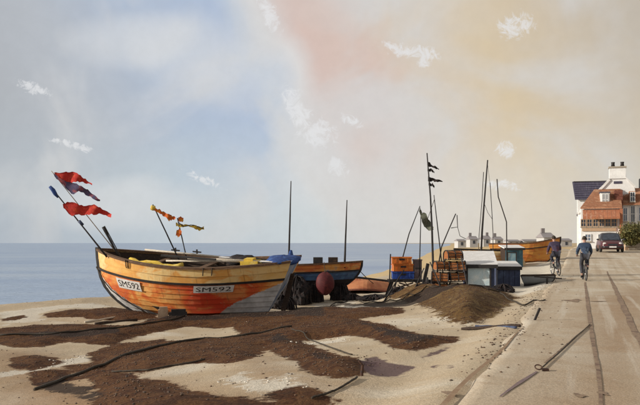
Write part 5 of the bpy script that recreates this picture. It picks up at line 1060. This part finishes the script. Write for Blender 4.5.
cottage(508, 520, 239.5, YF + 30, 'long low far cottage just right of the bent mast'); cottage(524, 541, 239.2, YF + 30, 'longest low far cottage, left of the tall chimneyed one'); cottage(544, 555, 232.5, YF - 60, 'far cottage with two tall chimneys beside the purple rider', 546.5)
cottage(561, 572, 238.3, YF, 'low far cottage between the two riders')
# ------------------------------------------------------------------ ropes and timbers on the beach and road
def ground_rope(P, lab, r=.02, m='rope', lift=.02):
    pts = []
    for x, y in interp(P, 26): g_ = ground(x, y); pts.append(Vector((g_.x, g_.y, g_.z + float(relief(np.array([g_.x]), np.array([g_.y]))[0]) + lift)))
    return rope(pts, lab, r, m)
ground_rope([(35, 391), (70, 378), (110, 364), (160, 351), (220, 339), (292, 330)], 'long dark rope lying across the foreground shingle toward the orange boat', .03)
ground_rope([(0, 339), (60, 337), (120, 331), (160, 325), (185, 319)], 'dark rope lying along the upper brown band left of the orange boat', .026)
ground_rope([(112, 373), (150, 371), (170, 367), (195, 363), (205, 361)], 'short twisted dark rope on the pale sand in the middle foreground', .016)
ground_rope([(312, 402), (340, 390), (357, 379)], 'straight dark line pegged into the sand at the bottom middle', .014); 
c = ground(361, 376); q = MB(); q.tube([(c.x, c.y, c.z - .1), (c.x + .02, c.y, c.z + .14), (c.x - .03, c.y, c.z + .2)], [.025, .022, .015], 6); single(q, 'iron_peg', 'iron', 'small iron peg at the end of the straight line in the sand', 'peg')
ground_rope([(292, 334), (345, 354), (352, 356)], 'dark rope on the brown shingle right of the middle', .014)
def spar(a, b_, r, lab, m='dark_wood'):
    A, C = ground(*a), ground(*b_); q = MB(); k = 7; q.tube([A.lerp(C, i / k) + Vector((0, 0, r * .8 + random.uniform(-.01, .01))) for i in range(k + 1)], [r * random.uniform(.8, 1.1) for _ in range(k + 1)], 8, .1); return single(q, 'driftwood_spar', m, lab, 'driftwood', 'driftwood', True)
spar((462, 330), (520, 327), .035, 'long dark driftwood spar at the foot of the brown bank'); spar((476, 327.5), (516, 329), .028, 'thin navy painted spar lying over the long driftwood', 'navy_paint')
spar((95, 325), (137, 321), .05, 'dark branch of driftwood left of the orange boat'); spar((85, 323), (130, 316), .035, 'thin pale driftwood stick left of the orange boat', 'pale_wood')
c = ground(534, 322); q = MB(); q.bar((c.x - .02, c.y, c.z - .05), (c.x + .12, c.y, c.z + .28), .04, .04); single(q, 'stake', 'tar', 'short black stake at the edge of the road', 'stake')
c = ground(538.5, 374); q = MB(); q.torus((c.x, c.y, road_z(c.x, c.y) + .045), (0, -.55, .85), .042, .008, 20, 6); q.b2(c.x + .05, c.x + .12, c.y - .03, c.y + .03, road_z(c.x, c.y), road_z(c.x, c.y) + .03); single(q, 'mooring_ring', 'iron', 'small iron mooring ring set in the sandy road', 'ring')
c0, c1_ = ground(541, 373), ground(590, 327); rope([Vector((lerp(c0.x, c1_.x, f), lerp(c0.y, c1_.y, f), road_z(lerp(c0.x, c1_.x, f), lerp(c0.y, c1_.y, f)) + .018)) for f in np.linspace(0, 1, 24)], 'thin dark cable running straight from the iron ring across the road', .008, 'rope', 'cable', 'cable')
